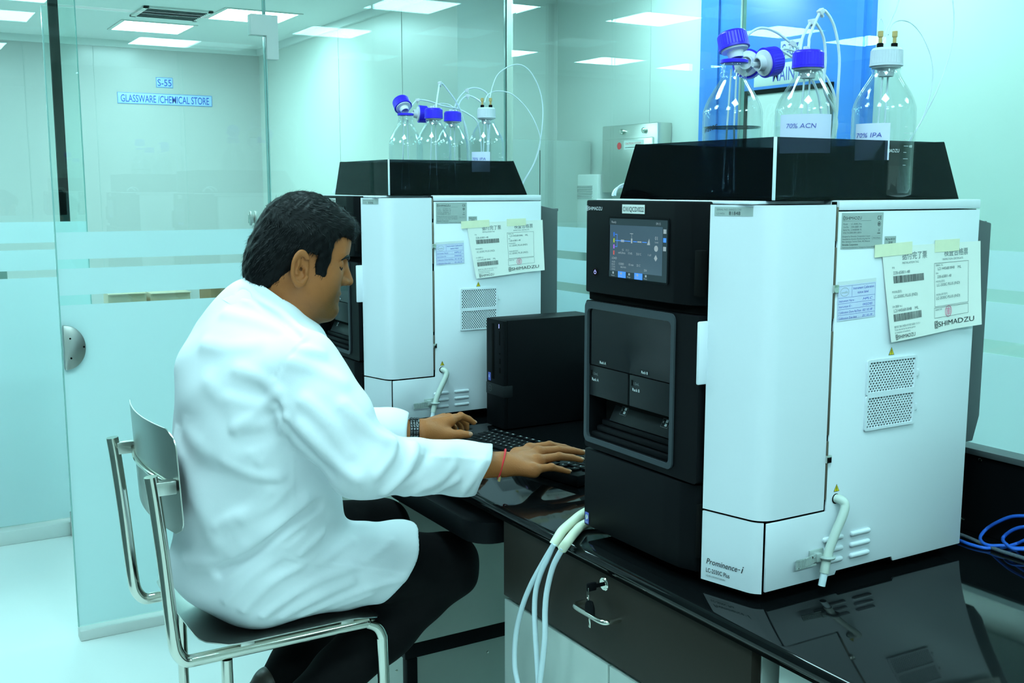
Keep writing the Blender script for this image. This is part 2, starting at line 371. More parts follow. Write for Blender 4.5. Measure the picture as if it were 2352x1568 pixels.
# ceiling lights and air vent
for i, (x, y) in enumerate(PANELS):
    h = .225
    place = {(1.75, 7.77): 'square ceiling light panel glowing in the hall above the nameplates', (2.2, 6.95): 'ceiling light panel glowing in the hall above the top corner of the glass door'}.get((x, y))
    t = thing('ceiling_light', place or 'square recessed ceiling light panel above the frame, at most mirrored in the glass walls, or added to brighten the corridor', 'ceiling light', (x, y, CZ), 0, None if place else 'ceiling light panels')
    MB().box((-h-.025, -h-.025, -.006), (h+.025, -h, -.0005)).box((-h-.025, h, -.006), (h+.025, h+.025, -.0005)).box((-h-.025, -h, -.006), (-h, h, -.0005)).box((h, -h, -.006), (h+.025, h, -.0005)).obj('frame', M['offwhite'], t)
    MB().box((-h, -h, -.004), (h, h, -.0008)).obj('diffuser', M['lamp'], t)
t = thing('air_vent', 'slatted square air vent in the hall ceiling behind the light', 'air vent', (1.72, 7.1, CZ))
mb = MB(); h = .21
for a in ((-h, -h, h, -h+.03), (-h, h-.03, h, h), (-h, -h, -h+.03, h), (h-.03, -h, h, h)): mb.box((a[0], a[1], -.012), (a[2], a[3], -.0005))
mb.obj('frame', M['offwhite'], t)
mb = MB()
for k in range(9):
    y = -h+.045+k*.04
    mb.box((-h+.03, y-.014, -.0015), (h-.03, y+.014, .0015), X=Matrix.Translation((0, y, -.008)) @ Matrix.Rotation(.6, 4, 'X') @ Matrix.Translation((0, -y, 0)))
mb.obj('slats', M['greymetal'], t)
# beyond the glass
t = thing('storage_cabinet', 'grey steel cabinet standing behind the corner of the glass walls', 'cabinet', (3.06, 5.0, 0))
MB().box((-.30, -.16, .04), (.325, .18, 1.775), .004).obj('body', M['greypanel'], t)
MB().box((-.28, -.14, 0), (.30, .16, .04)).obj('plinth', M['void'], t)
MB().box((-.005, -.163, .1), (-.002, -.159, 1.72)).obj('door_gap', M['void'], t)
t = thing('electrical_panel', 'stainless electrical panel on the wall behind the near instrument', 'panel', (3.4, 4.40, 1.50))
MB().box((-.09, -.23, 0), (-.002, .23, .34), .004).obj('box', M['steel'], t)
MB().box((-.098, -.20, -.0), (-.088, .20, .27), .003).obj('cover', M['steel'], t)
k = Ink(); X = frameX((-.0985, .20, 0), (0, -1, 0), (0, 0, 1))
k.disc(.13, .235, .018, X, M['red']); k.rect(.17, .215, .33, .26, X, M['offwhite']); k.text('CAUTION SYSTEM', .18, .24, .01, X, M['red'], w=.13); k.line(.18, .225, .31, .225, .003, X, M['inkgrey'])
k.obj('warning_sticker', None, t)
mb = MB()
for y in (-.13, .05): mb.lathe([(.014, 0), (.014, .012), (.008, .018)], 14, X=Matrix.Translation((-.09, y, .305)) @ Matrix.Rotation(-math.pi/2, 4, 'Y'))
mb.obj('screw', M['chrome'], t)
t = thing('wall_box', 'white louvred wall box low behind the near instrument', 'box', (3.4, 4.80, 1.25))
MB().box((-.10, -.14, 0), (-.002, .14, .345), .006).obj('box', M['offwhite'], t)
mb = MB()
for q in range(6): mb.box((-.103, -.10, .22+q*.012), (-.099, .10, .226+q*.012))
mb.obj('louvre', M['hallwall'], t)
# far side bench, stand, cartons (seen through the left glass and the clear bands)
t = thing('far_bench', 'dark bench behind the frosted left glass wall', 'bench', (-.6, 5.75, 0))
MB().box((-1.9, -.5, .86), (1.27, .5, .90), .004).obj('worktop', M['granite'], t)
MB().box((-1.9, -.46, .10), (1.25, .46, .859)).obj('cabinet', mat('teal_laminate', (.10, .36, .33), .5, noise=.03), t)
tag(MB().box((-.75, 5.75, .90), (.55, 6.1, 1.19), .01).obj('instrument_case', M['greypanel']), 'blurred grey instrument case on the bench behind frosted left glass', 'instrument')
t = thing('retort_stand', 'white laboratory stand with curved clamps behind the left glass', 'lab stand', (-.02, 5.45, .90))
p0 = pd(8, 282, 5.02)
MB().box((-.10, -.07, 0), (.10, .09, .015), .003).obj('base', M['offwhite'], t)
MB().tube([(0, 0, .01), (-.0, 0, .93)], .012, 12).obj('rod', M['offwhite'], t)
bh = MB().box((-.028, -.022, .46), (.03, .022, .495), .004).obj('boss_head', M['offwhite'], t)
MB().tube([(0, -.022, .47), (.30, -.022, .47)], .006, 10).obj('clamp_arm', M['offwhite'], t)
for cx, sg in ((.135, 1), (.26, -1)):
    mb = MB(); mb.tube([(cx+sg*(.075-.075*math.sin(a))-sg*.02, -.022, .475+.075*math.cos(a)) for a in np.linspace(.15, math.pi-.15, 16)], .007, 10)
    mb.obj('clamp_jaw', M['offwhite'], t)
t = thing('carton_table', 'low table carrying cartons in the hall behind the glass door', 'table', (1.55, 6.2, 0))
MB().box((-.75, -.35, .78), (.9, .35, .815), .004).obj('tabletop', M['offwhite'], t)
for sx in (-.70, .85):
    for sy in (-.3, .3): MB().box((sx-.02, sy-.02, 0), (sx+.02, sy+.02, .779)).obj('leg', M['greymetal'], t)
for i, (px, wd, ht, mm, lb) in enumerate(((228, .20, .14, 'beige', 'beige carton at the left of the row behind the glass door'), (330, .22, .13, 'beige', 'long low beige carton behind the clear strip of the glass door'),
        (455, .17, .17, 'carton', 'open brown carton behind the clear strip, left of the man'), (540, .17, .18, 'carton', 'brown carton nearest the man behind the glass door'))):
    p = pd(px, 690, 6.6); 
    t = thing('carton', lb, 'carton', (p[0], 6.15 + .05*(i % 2), .815), .06*(i-1))
    MB().box((-wd/2, -.1, 0), (wd/2, .1, ht), .003).obj('box', M[mm], t)
    MB().box((-wd/2, -.13, ht-.004), (wd/2, -.1, ht), X=Matrix.Rotation(.0, 4, 'X')).obj('flap', M[mm], t)
# ------------------------------------------------------------------ bench
BZ = .880; BX = 1.052
wt = MB(); y0, y1 = -.6, 3.35
wt.prism([(BX+.009, BZ-.024), (BX+.003, BZ-.021), (BX, BZ-.015), (BX, BZ-.009), (BX+.003, BZ-.003), (BX+.009, BZ), (1.752, BZ), (1.752, BZ-.024)], y0, y1, 'y')
bench = thing('worktop', 'long polished black granite worktop carrying both instruments', 'worktop', (1.05, 1.4, BZ))
T0 = Matrix.Translation((-1.05, -1.4, -BZ))
def sub(mb, name, m, parent, base, **tags):        # geometry given in the room, shifted to its thing's base
    mb.v = [(a-base[0], c-base[1], d-base[2]) for a, c, d in mb.v]
    return mb.obj(name, m, parent, **tags)
sub(wt, 'slab', M['granite'], bench, (1.05, 1.4, BZ))
sub(MB().box((1.07, y0+.02, BZ-.036), (1.74, y1-.02, BZ-.0245)), 'shadow_strip', M['void'], bench, (1.05, 1.4, BZ))  # black strip stands for the shadow under the slab
up = sub(MB().box((1.738, y0, BZ+.0005), (1.752, y1, 1.028)), 'upstand', M['black'], bench, (1.05, 1.4, BZ), label='black upstand along the back edge')
sub(MB().box((1.732, y0, 1.0285), (1.775, y1, 1.040), .001), 'cap_rail', M['greymetal'], up, (1.05, 1.4, BZ))
for px, py in ((2252, 1056), (2212, 1192)):
    q = at(px, py, 0, 1.738)
    sub(MB().lathe([(.004, 0), (.0038, .0015), (.002, .0026)], 14, X=Matrix.Translation((1.738, q[1], q[2])) @ Matrix.Rotation(-math.pi/2, 4, 'Y')), 'screw', M['chrome'], up, (1.05, 1.4, BZ))
# drawer cabinet in front, near instrument
base = (1.08, 1.47, 0)
cab = thing('drawer_cabinet', 'bench cabinet with black drawer above pale doors, key in lock', 'cabinet', base)
sub(MB().box((1.096, 1.106, .08), (1.70, 1.838, BZ-.037)), 'carcass', M['cabinet'], cab, base)
dr = sub(MB().box((1.075, 1.108, .682), (1.095, 1.837, .8425), .0012), 'drawer', M['drawer'], cab, base, label='wide black drawer front')
for a, c in ((1.471, 1.837), (1.108, 1.466)): sub(MB().box((1.077, a, .10), (1.095, c, .673), .0012), 'door', M['cabinet'], cab, base, label='pale laminate door')
sub(MB().tube(spline([(1.075, 1.533, .772), (1.056, 1.533, .772), (1.045, 1.529, .772), (1.041, 1.515, .772), (1.041, 1.482, .772), (1.041, 1.452, .772), (1.045, 1.438, .772), (1.056, 1.434, .772), (1.075, 1.434, .772)], 6), .0048, 14), 'handle', M['chrome'], dr, base)
Xl = Matrix.Translation((1.075, 1.480, .823)) @ Matrix.Rotation(-math.pi/2, 4, 'Y')
lk = sub(MB().lathe([(.0125, 0), (.0125, .002), (.011, .0035), (.0085, .0035), (.008, .0045), (.0, .0045)], 28, X=Xl), 'lock', M['chrome'], dr, base)
# bunch of keys in the lock
kb = thing('key_bunch', 'black-headed keys hanging from the drawer lock', 'keys', (1.068, 1.480, .823))
KB = (1.068, 1.480, .823)
sub(MB().box((1.055, 1.4785, .8195), (1.0705, 1.4815, .8265), .0005).box((1.036, 1.4765, .815), (1.056, 1.4835, .831), .003), 'key', M['black'], kb, KB)
sub(MB().tube([(1.040+.004*math.sin(a), 1.482+.008*math.sin(a), .812+.013*math.cos(a)) for a in np.linspace(0, 2*math.pi, 25)[:-1]], .0008, 6, closed=True), 'key_ring', M['chrome'], kb, KB)
k2 = sub(MB().prism([(1.470, .800), (1.464, .79), (1.463, .777), (1.470, .768), (1.482, .768), (1.490, .777), (1.489, .79), (1.483, .80)], 1.038, 1.043, 'x', .0015), 'key_head', M['black'], kb, KB)
sub(MB().box((1.0395, 1.473, .750), (1.0415, 1.479, .769), .0004), 'key_blade', M['chrome'], k2, KB)
# next bay: pale frame with a dark opening
base = (1.10, .75, 0)
t = thing('open_bay', 'pale under-bench frame with a dark rounded opening right of the drawer', 'bench frame', base)
def rrect(a0, b0, a1, b1, r, n=6):
    out = []
    for cx, cy, s in ((a1-r, b1-r, 0), (a0+r, b1-r, 1), (a0+r, b0+r, 2), (a1-r, b0+r, 3)):
        out += [(cx+r*math.cos((s+k/n)*math.pi/2), cy+r*math.sin((s+k/n)*math.pi/2)) for k in range(n+1)]
    return out
def ring_plate(mb, outer, inner, h0, h1, axis, m=None, X=None):
    n = len(outer); assert n == len(inner)
    P = lambda a, c, h: {'z': (a, c, h), 'x': (h, a, c), 'y': (a, h, c)}[axis]
    vs = [P(*p, h0) for p in outer]+[P(*p, h0) for p in inner]+[P(*p, h1) for p in outer]+[P(*p, h1) for p in inner]
    fs = []
    for i in range(n):
        j = (i+1) % n
        fs += [(i, j, n+j, n+i), (2*n+i, 3*n+i, 3*n+j, 2*n+j), (i, 2*n+i, 2*n+j, j), (n+i, n+j, 3*n+j, 3*n+i)]
    return mb.add(vs, fs, m, False, X)
mb = MB(); ring_plate(mb, rrect(.40, .06, 1.066, BZ-.037, .004), rrect(.44, .10, 1.036, .828, .035), 1.090, 1.105, 'x')
sub(mb, 'face_frame', M['cabinet'], t, base)
sub(MB().box((1.106, .40, .06), (1.70, 1.066, BZ-.037)), 'inner_box', M['void'], t, base)
# modesty panel closing the knee space, with its legs
base = (1.08, 2.37, 0)
t = thing('bench_stand', 'grey side panel on black legs closing the knee space under the bench', 'bench frame', base)
sub(MB().box((1.078, 2.362, .365), (1.72, 2.378, BZ-.037), .001), 'side_panel', M['greypanel'], t, base)
sub(MB().box((1.09, 2.362, .325), (1.72, 2.39, .3645), .002), 'rail', M['black'], t, base)
for x in (1.095, 1.69): sub(MB().box((x, 2.362, 0), (x+.03, 2.39, .3245), .002), 'leg', M['black'], t, base)
sub(MB().box((1.13, 2.40, .06), (1.72, 3.30, BZ-.037)), 'rear_cabinet', M['greypanel'], t, base)
mb = MB()
for px, py in ((911, 1540), (1120, 1497), (887, 1549)):
    q = at(px, py, 1, 2.362)
    mb.lathe([(.0035, 0), (.003, .0015), (.001, .002)], 12, X=Matrix.Translation((q[0], 2.362, q[2])) @ Matrix.Rotation(math.pi/2, 4, 'X'))
sub(mb, 'screw', M['chrome'], t, base)
base = (1.2, 2.1, .80)
t = thing('keyboard_tray', 'black rounded tray slung under the worktop beside the knees', 'tray', base)
mb = MB(); mb.prism(rrect(1.025, 1.862, 1.40, 2.345, .06), .782, .832, 'z', .008); sub(mb, 'tray', M['black'], t, base)
for y in (1.90, 2.30): sub(MB().box((1.12, y-.015, .833), (1.36, y+.015, BZ-.037)), 'runner', M['greymetal'], t, base)
# ------------------------------------------------------------------ liquid chromatographs (local: x into the bench, y across, z up)
ID = Matrix.Identity(4)
def arc_strip(pts, th):               # outline in plan + inner offset -> closed polygon
    P = [Vector((p[0], p[1])) for p in pts]; inn = []
    for i, p in enumerate(P):
        a = P[max(i-1, 0)]; b = P[min(i+1, len(P)-1)]; d = (b-a).normalized(); inn.append((p.x+d.y*th, p.y-d.x*th))
    return [tuple(p) for p in P] + inn[::-1]
STRIP = [(.168, 0), (.070, 0), (.058, .0006), (.050, .0025), (.043, .006), (.037, .0115), (.033, .0175), (.0305, .024), (.009, .106)]
def vent_plate(mb, x0, z0, x1, z1, m):            # perforated plate with staggered round holes
    nx, nz = 16, 12; cw = (x1-x0)/(nx+.5); ch = (z1-z0)/nz; rx, rz = cw*.33, ch*.41; Y = -.0022
    sq = [(-.5, -.5), (0, -.5), (.5, -.5), (.5, 0), (.5, .5), (0, .5), (-.5, .5), (-.5, 0)]
    for j in range(nz):
        off = cw*.5*(j % 2)
        e0, e1 = (x0, x0+off) if j % 2 else (x1-cw*.5, x1)
        mb.add([(e0, Y, z0+j*ch), (e1, Y, z0+j*ch), (e1, Y, z0+j*ch+ch), (e0, Y, z0+j*ch+ch)], [(0, 1, 2, 3)], m)
        for i in range(nx):
            cx = x0+off+(i+.5)*cw; cz = z0+(j+.5)*ch
            vs = [(cx+a*cw, Y, cz+c*ch) for a, c in sq]
            ang = [math.atan2(c, a) for a, c in sq]
            vs += [(cx+rx*math.cos(q), Y, cz+rz*math.sin(q)) for q in ang] + [(cx+rx*math.cos(q), Y+.0025, cz+rz*math.sin(q)) for q in ang]
            fs = [(k, (k+1) % 8, 8+(k+1) % 8, 8+k) for k in range(8)] + [(8+k, 8+(k+1) % 8, 16+(k+1) % 8, 16+k) for k in range(8)]
            mb.add(vs, fs, m)
    return mb
def hplc(loc, label, serial, asset, near):
    t = thing('liquid_chromatograph', label, 'lab instrument', loc)
    SX = frameX((0, -.0002, 0), (1, 0, 0), (0, 0, 1))                 # right side face: u = x, v = z
    FX_ = frameX((-.0002, 0, 0), (0, -1, 0), (0, 0, 1))               # front: u = -y, v = z
    # body
    sp = MB()
    sp.prism([(.047, .0), (.20, .0), (.203, .006), (.335, .006), (.339, -.002), (.514, -.002), (.514, .585), (.174, .585), (.174, .1095), (.047, .1095)], 0, .004, 'y', .0008)
    side = sp.obj('side_panel', M['white'], t, label='white enamelled side panel')
    MB().box((.174, -.0005, .587), (.514, .425, .602), .0015).obj('top_rail', M['white'], side)
    MB().box((.115, .006, .004), (.512, .421, .586)).box((.03, .112, .004), (.116, .40, .586)).obj('chassis', M['void'], t)
    MB().box((.115, .4215, .0), (.514, .425, .586), .001).obj('side_panel', M['white'], t)
    MB().box((.02, .03, .5965), (.174, .425, .6015), .001).obj('top_plate', M['white'], t)
    for x, y in ((.07, .05), (.45, .05), (.07, .37), (.45, .37)): MB().lathe([(.018, -.0195), (.018, .004)], 16, X=Matrix.Translation((x, y, 0))).obj('foot', M['black'], t)
    # back cover, dark
    MB().prism([(.515, .17), (.575, .17), (.590, .215), (.590, .56), (.515, .575)], .03, .40, 'y', .002).box((.590, .05, .555), (.605, .38, .563), .001).box((.5905, .10, .225), (.602, .13, .245), .001).obj('back_cover', M['greymetal'], t)
    # white wrap-round door and lower corner cover
    door = MB().prism(arc_strip(STRIP, .004), .1135, .5955, 'z').obj('door', M['white'], t, label='white wrap-round door panel')
    MB().prism(arc_strip(STRIP[1:], .004)[0:0] or arc_strip([(.0445, .0052)]+STRIP[5:], .004), -.004, .1095, 'z').obj('lower_corner_cover', M['white'], t)
    MB().box((-.008, .1035, .315), (.012, .1095, .415), .0025, X=Matrix.Translation((0, .0015, 0))).obj('handle', M['white'], door)
    SS = 1.0
    hg = MB().box((.1685, .004, .114), (.1735, .01, .600)).obj('hinge_slot', M['void'], t)
    mb = MB()
    for z0, z1 in ((.13, .225), (.235, .40), (.42, .53), (.54, .592)): mb.box((.1690, -.001, z0), (.1722, .005, z1), .0004)
    mb.obj('hinge', mat('hinge_brown', (.20, .16, .12), .4, .6, noise=.1), t)
    for z in (.46, .19):
        MB().box((.1675, -.0035, z), (.178, .0005, z+.0125), .0008).obj('latch', M['chrome'], t)
    # perforated vents
    for z in (.290, .232):
        v = vent_plate(MB(), .255, z+.004, .366, z+.054, M['white'])
        v.obj('vent', M['white'], t)
        ring = MB(); ring_plate(ring, rrect(.251, z, .370, z+.058, .004, 3), rrect(.2555, z+.0045, .3655, z+.0535, .002, 3), -.0035, -.0003, 'y', M['white'])
        ring.box((.371, -.003, z+.022), (.377, .0, z+.034), .0008, M['white'])
        ring.obj('vent_frame', M['white'], side)
        MB().box((.255, -.0006, z+.004), (.366, -.0002, z+.054)).obj('vent_shade_sheet', M['void'], side)  # black sheet gives the holes the darkness of an unlit cavity
    for x in (.168, .231):
        for z in (.022, .0405, .059):
            MB().box((x, -.0052, z), (x+.046, .002, z+.0082), .0035, seg=3).obj('louvre', M['white'], side)
    # warning triangles
    for x, z, s in ((.309, .352, .011), (.195, .140, .0105)):
        k = Ink(); k.add([(x-s*.62, z, .0003), (x+s*.62, z, .0003), (x, z+s*1.2, .0003)], [(0, 1, 2)], M['ink'], False, SX)
        k.add([(x-s*.5, z+s*.07, .0005), (x+s*.5, z+s*.07, .0005), (x, z+s*1.06, .0005)], [(0, 1, 2)], M['yellow'], False, SX)
        k.line(x, z+s*.30, x, z+s*.80, s*.12, SX, M['ink'], .0007); k.disc(x, z+s*.19, s*.06, SX, M['ink'], 8, .0007)
        k.obj('warning_label', None, side, label='yellow warning triangle')
    # rating plate
    k = Ink(); x0, z1 = .180, .583
    k.rect(x0, z1-.056, x0+.094, z1, SX, M['silver'], .0003)
    brand(k, x0+.003, z1-.0105, .0048, .041, SX, M['ink'])
    k.line(x0+.003, z1-.0125, x0+.066, z1-.0125, .0004, SX, M['inkgrey'], .0006)
    for i, (a, c) in enumerate((('Model', 'LC-2030C Plus'), ('Cat.No.', '228-65801-48'), ('Serial No.', 'L21445681%s  ML' % serial[-3:]), ('VOLTAGE', '100-240V~ 600VA'))):
        k.text(a, x0+.004, z1-.0185-.0045*i, .0028, SX, M['inkgrey'], z=.0006); k.text(c, x0+.021, z1-.0185-.0045*i, .0028, SX, M['inkgrey'], w=.024, z=.0006)
    for i, a in enumerate(('Designed by Shimadzu Corporation in Japan', 'Assembled by Shimadzu Manufacturing Asia Sdn', 'Bhd. Samajaya Techno Zone, 48, Malaysia')):
        k.text(a, x0+.003, z1-.0375-.004*i, .0025, SX, M['inkgrey'], w=.062, z=.0006)
    k.text('Shimadzu Corporation', x0+.003, z1-.0505, .003, SX, M['ink'], w=.035, z=.0006)
    k.text('Nishinokyo-Kuwabaracho, Nakagyo-ku, Kyoto 604-8511, Japan', x0+.003, z1-.0545, .0022, SX, M['inkgrey'], w=.086, z=.0006)
    k.text('CE', x0+.080, z1-.011, .006, SX, M['ink'], z=.0006); k.ring(x0+.0845, z1-.018, .0035, .0008, SX, M['ink'], z=.0006); k.disc(x0+.0845, z1-.018, .0015, SX, M['ink'], 10, .0006)
    k.box_line(x0+.070, z1-.042, x0+.090, z1-.037, .0003, SX, M['inkgrey']); k.text('Made in Malaysia', x0+.0715, z1-.0405, .002, SX, M['inkgrey'], w=.017, z=.0006)
    k.text('X', x0+.0825, z1-.030, .005, SX, M['inkgrey'], z=.0006); k.line(x0+.081, z1-.0325, x0+.088, z1-.0325, .0009, SX, M['ink'], .0006)
    k.obj('rating_plate', None, side, label='silver rating plate with maker name')
    k = Ink(); k.rect(.279, .531, .306, .545, SX, M['silver']); k.text('Mfg.Date 08/2018', .281, .539, .003, SX, M['ink'], w=.022, z=.0006); k.text('2018', .288, .5335, .0035, SX, M['ink'], z=.0006)
    k.obj('date_label', None, side)
    # calibration label
    X2 = frameX((.179, -.0004, .415), (1, 0, .035), (-.035, 0, 1))
    k = Ink(); k.rect(0, 0, .087, .060, X2, M['paperblue'], .0003)
    for z in (.0605,): k.rect(0, .056, .087, .062, X2, M['inkwhite'], .00035)
    for z in (.036, .027, .018, .009): k.line(.002, z, .085, z, .0004, X2, M['inkblue'], .0006)
    k.box_line(.002, .002, .085, .054, .0004, X2, M['inkblue'])
    k.line(.032, .036, .032, .054, .0004, X2, M['inkblue'], .0006); k.ring(.016, .045, .0095, .0006, X2, M['silver'], z=.0006, r2=.007); k.text('oxalis', .009, .043, .0035, X2, M['silver'], w=.014, z=.0006)
    k.text('Instrument Calibration', .035, .0475, .0040, X2, M['inkblue'], w=.047, z=.0006); k.text('status label', .045, .0405, .0040, X2, M['inkblue'], z=.0006)
    for i, (a, c) in enumerate((('Instrument Name :', 'HPLC'), ('Instrument ID :', 'OX/QCD/' + asset), ('Calibration Done By/Date', '02.10.18'), ('Calibration Due date', '01.10.19'))):
        k.text(a, .004, .0295-.009*i, .0034, X2, M['inkblue'], z=.0006); k.text(c, .057, .0295-.009*i, .0036, X2, M['signink'], w=.022, z=.0006, shear=.3)
    k.obj('calibration_label', None, side, label='pale blue calibration status label')
    # serial sticker on the slanted strip, product name below
    a, c = Vector((.0305, .024, 0)), Vector((.009, .106, 0)); u = (a-c).normalized(); nrm = Vector((-u.y*-1, 0, 0))
    CX = frameX(c, u, (0, 0, 1)); CX = CX @ Matrix.Translation((0, 0, .0002))
    k = Ink(); k.rect(.008, .579, .076, .5925, CX, M['silver']); k.text('SERIAL NO.', .012, .587, .003, CX, M['inkgrey'], z=.0006); k.text('SHIMADZU CORP.', .034, .587, .003, CX, M['inkgrey'], w=.022, z=.0006)
    k.text('L214456', .012, .581, .003, CX, M['inkgrey'], z=.0006); k.text(serial, .034, .5805, .0055, CX, M['ink'], w=.020, z=.0006)
    k.obj('serial_label', None, door)
    lc = Ink(); lc.text('Prominence', .010, .0245, .0095, CX, M['ink'], w=.058, bold=.012, shear=.25); lc.line(.0695, .029, .073, .029, .0012, CX, M['ink']); lc.text('i', .0745, .0245, .0125, CX, M['ink'], bold=.03, shear=.3)
    lc.text('LC-2030C Plus', .010, .0105, .0072, CX, M['ink'], w=.044, bold=.012); lc.text('LIQUID CHROMATOGRAPH', .010, .0035, .0028, CX, M['inkgrey'], w=.036)
    lc.obj('product_name', M['ink'], t)
    # drain hole, tube and its strap clip
    k = Ink(); k.disc(.194, .1285, .0085, SX, M['void'], 24, .0006); k.obj('drain_hole', None, side)
    dt = MB().tube(spline([(.194, .004, .1285), (.198, -.008, .1275), (.201, -.014, .120), (.195, -.016, .105), (.183, -.0155, .083), (.171, -.015, .058), (.163, -.015, .036), (.158, -.016, .016)], 6), .0072, 14).obj('drain_tube', M['silicone'], t)
    MB().tube([(.1585, -.016, .0165), (.1545, -.0165, .003), (.153, -.0165, -.004)], .0058, 14).obj('tube_tip', M['ptfe'], dt)
    mb = MB().box((.138, -.004, .030), (.168, -.0005, .052), .001)
    mb.tube([(.165+.0105*math.cos(q), -.0145+.0105*math.sin(q), .041) for q in np.linspace(0, 2*math.pi, 17)[:-1]], .003, 6, closed=True)
    mb.box((.145, -.012, .034), (.156, -.002, .048), .001)
    for q in range(14): mb.box((.104+q*.003, -.011+.0003*abs(q-6), .0335-.00035*(13-q)), (.1062+q*.003, -.008+.0003*abs(q-6), .0465-.00035*(13-q)))
    mb.box((.103, -.0095, .0325-.004), (.147, -.0085, .0345-.003)).box((.103, -.0095, .0455-.004), (.147, -.0085, .0475-.003))
    mb.obj('tube_strap', M['silver'], t)
    # front: head unit, sample door, lower cover
    headp = [(-.004, .420), (0.0, .425), (.10, .425), (.10, .112), (.030, .112), (.018, .1135), (.002, .140), (-.004, .175)]
    def sprism(poly, z0, z1, name, m, bev=.003, **k): return MB().prism(poly, z0, z1, 'z', bev).obj(name, m, t, **k)
    head = sprism(headp, .4365, .600, 'control_head', M['black'], label='black control head')
    sprism([(.004, .42), (.010, .4235), (.09, .4235), (.09, .112), (.03, .112), (.012, .14)], .4225, .436, 'reveal', M['void'], 0)
    MB().box((-.001, .1125, .452), (.012, .129, .525), .002).obj('grip_recess', M['void'], head)
    brand(k := Ink(), -.421, .5825, .0062, .049, FX_ @ Matrix.Translation((0, 0, .0042)), M['inkwhite']); k.obj('maker_name', None, head)
    X3 = FX_ @ Matrix.Translation((0, 0, .0042))
    k = Ink(); k.rect(-.314, .5785, -.252, .5935, X3, M['offwhite']); k.text('OX/QCD/' + asset, -.3115, .582, .008, X3, M['ink'], w=.057, bold=.01, z=.0006); k.obj('asset_label', None, head)
    ring = MB(); ring_plate(ring, rrect(.187, .4655, .351, .573, .004, 3), rrect(.1905, .469, .3475, .5695, .002, 3), -.0058, -.0038, 'x')
    scr = MB().box((-.0052, .1905, .469), (-.0042, .3475, .5695)).obj('touch_screen', M['screen'], head, label='lit touch screen')
    ring.obj('screen_bezel', M['black'], head)
    X4 = FX_ @ Matrix.Translation((-.3475, .469, .0055)); k = Ink(); W, H = .157, .1005
    k.rect(0, H-.011, W, H, X4, M['frame'], .0002); k.text('Ready', .006, H-.008, .004, X4, M['ui']); k.text('09:15', .128, H-.008, .004, X4, M['ui'])
    k.rect(W-.012, 0, W, H-.011, X4, M['frame'], .0002)
    for i, mm in enumerate(('cable', 'yellow', 'uiviolet', 'uired')): k.rect(.0115, .070-.0105*i, .0145, .077-.0105*i, X4, M[mm])
    for i in range(3): k.line(.016, .0735-.0105*i, .022, .0735-.0105*i, .0007, X4, M['uiblue'])
    k.line(.022, .0735, .022, .0525, .0008, X4, M['uiblue']); k.line(.022, .063, .060, .063, .0011, X4, M['uiblue']); k.line(.067, .063, .078, .063, .0011, X4, M['uiblue']); k.line(.092, .063, .104, .063, .0011, X4, M['uiblue'])
    k.rect(.033, .061, .042, .065, X4, M['ui']); k.rect(.061, .060, .065, .068, X4, M['ui']); k.line(.063, .068, .063, .077, .0006, X4, M['ui']); k.line(.058, .076, .067, .076, .001, X4, M['ui']); k.rect(.079, .062, .090, .064, X4, M['ui'])
    k.add([(.105, .059, .0004), (.113, .059, .0004), (.1105, .07, .0004)], [(0, 1, 2)], M['ui'], False, X4)
    k.text('01', .126, .068, .006, X4, M['ui']); k.text('Level', .126, .063, .003, X4, M['ui']); k.disc(.129, .054, .005, X4, M['ui']); k.add([(.124, .038, .0004), (.1285, .033, .0004), (.133, .038, .0004), (.1285, .044, .0004)], [(0, 1, 2, 3)], M['ui'], False, X4)
    for x, z, s in ((.037, .046, '15'), (.048, .046, '11.1'), (.026, .041, 'mAU/min'), (.054, .041, '17.4%'), (.076, .041, '25.0 C'), (.108, .041, '1 uV'), (.008, .031, 'LOAD'), (.028, .022, '0.5000'), (.033, .017, 'mL/min'), (.056, .022, '10 min'), (.078, .022, '25 C'), (.098, .015, '254')): k.text(s, x, z, .0038, X4, M['ui'])
    for i in range(4): k.text(('A 0.0', 'B 0.0', 'C 0.0', 'D 0.0')[i], .008, .025-.0043*i, .003, X4, M['ui'])
    k.rect(0, 0, W-.012, .0105, X4, M['frame'], .00025); k.rect(.026, .0002, .048, .0108, X4, M['uiblue'], .0004); k.rect(.072, .0002, .094, .0108, X4, M['uiblue'], .0004)
    for i, s in enumerate(('Home', 'Pump', 'Purge', 'Oven', 'Menu')): k.text(s, .007+.0228*i, .0015, .0028, X4, M['ui'], z=.0006); k.rect(.010+.0228*i, .0055, .0145+.0228*i, .0092, X4, M['ui'], .0006)
    for i, mm in enumerate(('ui', 'uiblue', 'ui')): k.rect(W-.010, .083-.014*i-.004, W-.0025, .083-.014*i+.003, X4, M[mm])
    k.obj('screen_display', None, scr)
    X5 = FX_ @ Matrix.Translation((-.391, .4735, .0042)); k = Ink(); k.disc(0, 0, .0075, X5, M['blackgloss']); k.ring(0, 0, .0075, .0007, X5, M['dark'], z=.0006)
    vs = [];
    for q in np.linspace(math.radians(125), math.radians(415), 16): vs += [(.0034*math.cos(q), .0034*math.sin(q), .0007), (.0026*math.cos(q), .0026*math.sin(q), .0007)]
    k.add(vs, [(2*i, 2*i+2, 2*i+3, 2*i+1) for i in range(15)], M['led'], False, X5); k.line(0, .0005, 0, .0045, .0009, X5, M['led'], .0007)
    k.obj('power_button', None, head, label='power button with lit ring')
    # sample compartment
    outer = rrect(.112, .1515, .424, .4215, .006, 5)
    sd = MB()
    cut = rrect(.178, .172, .415, .411, .008, 5)
    body = MB(); ring_plate(body, outer, cut, -.001, .05, 'x'); comp = body.obj('sample_door', M['black'], t, label='black sample compartment front')
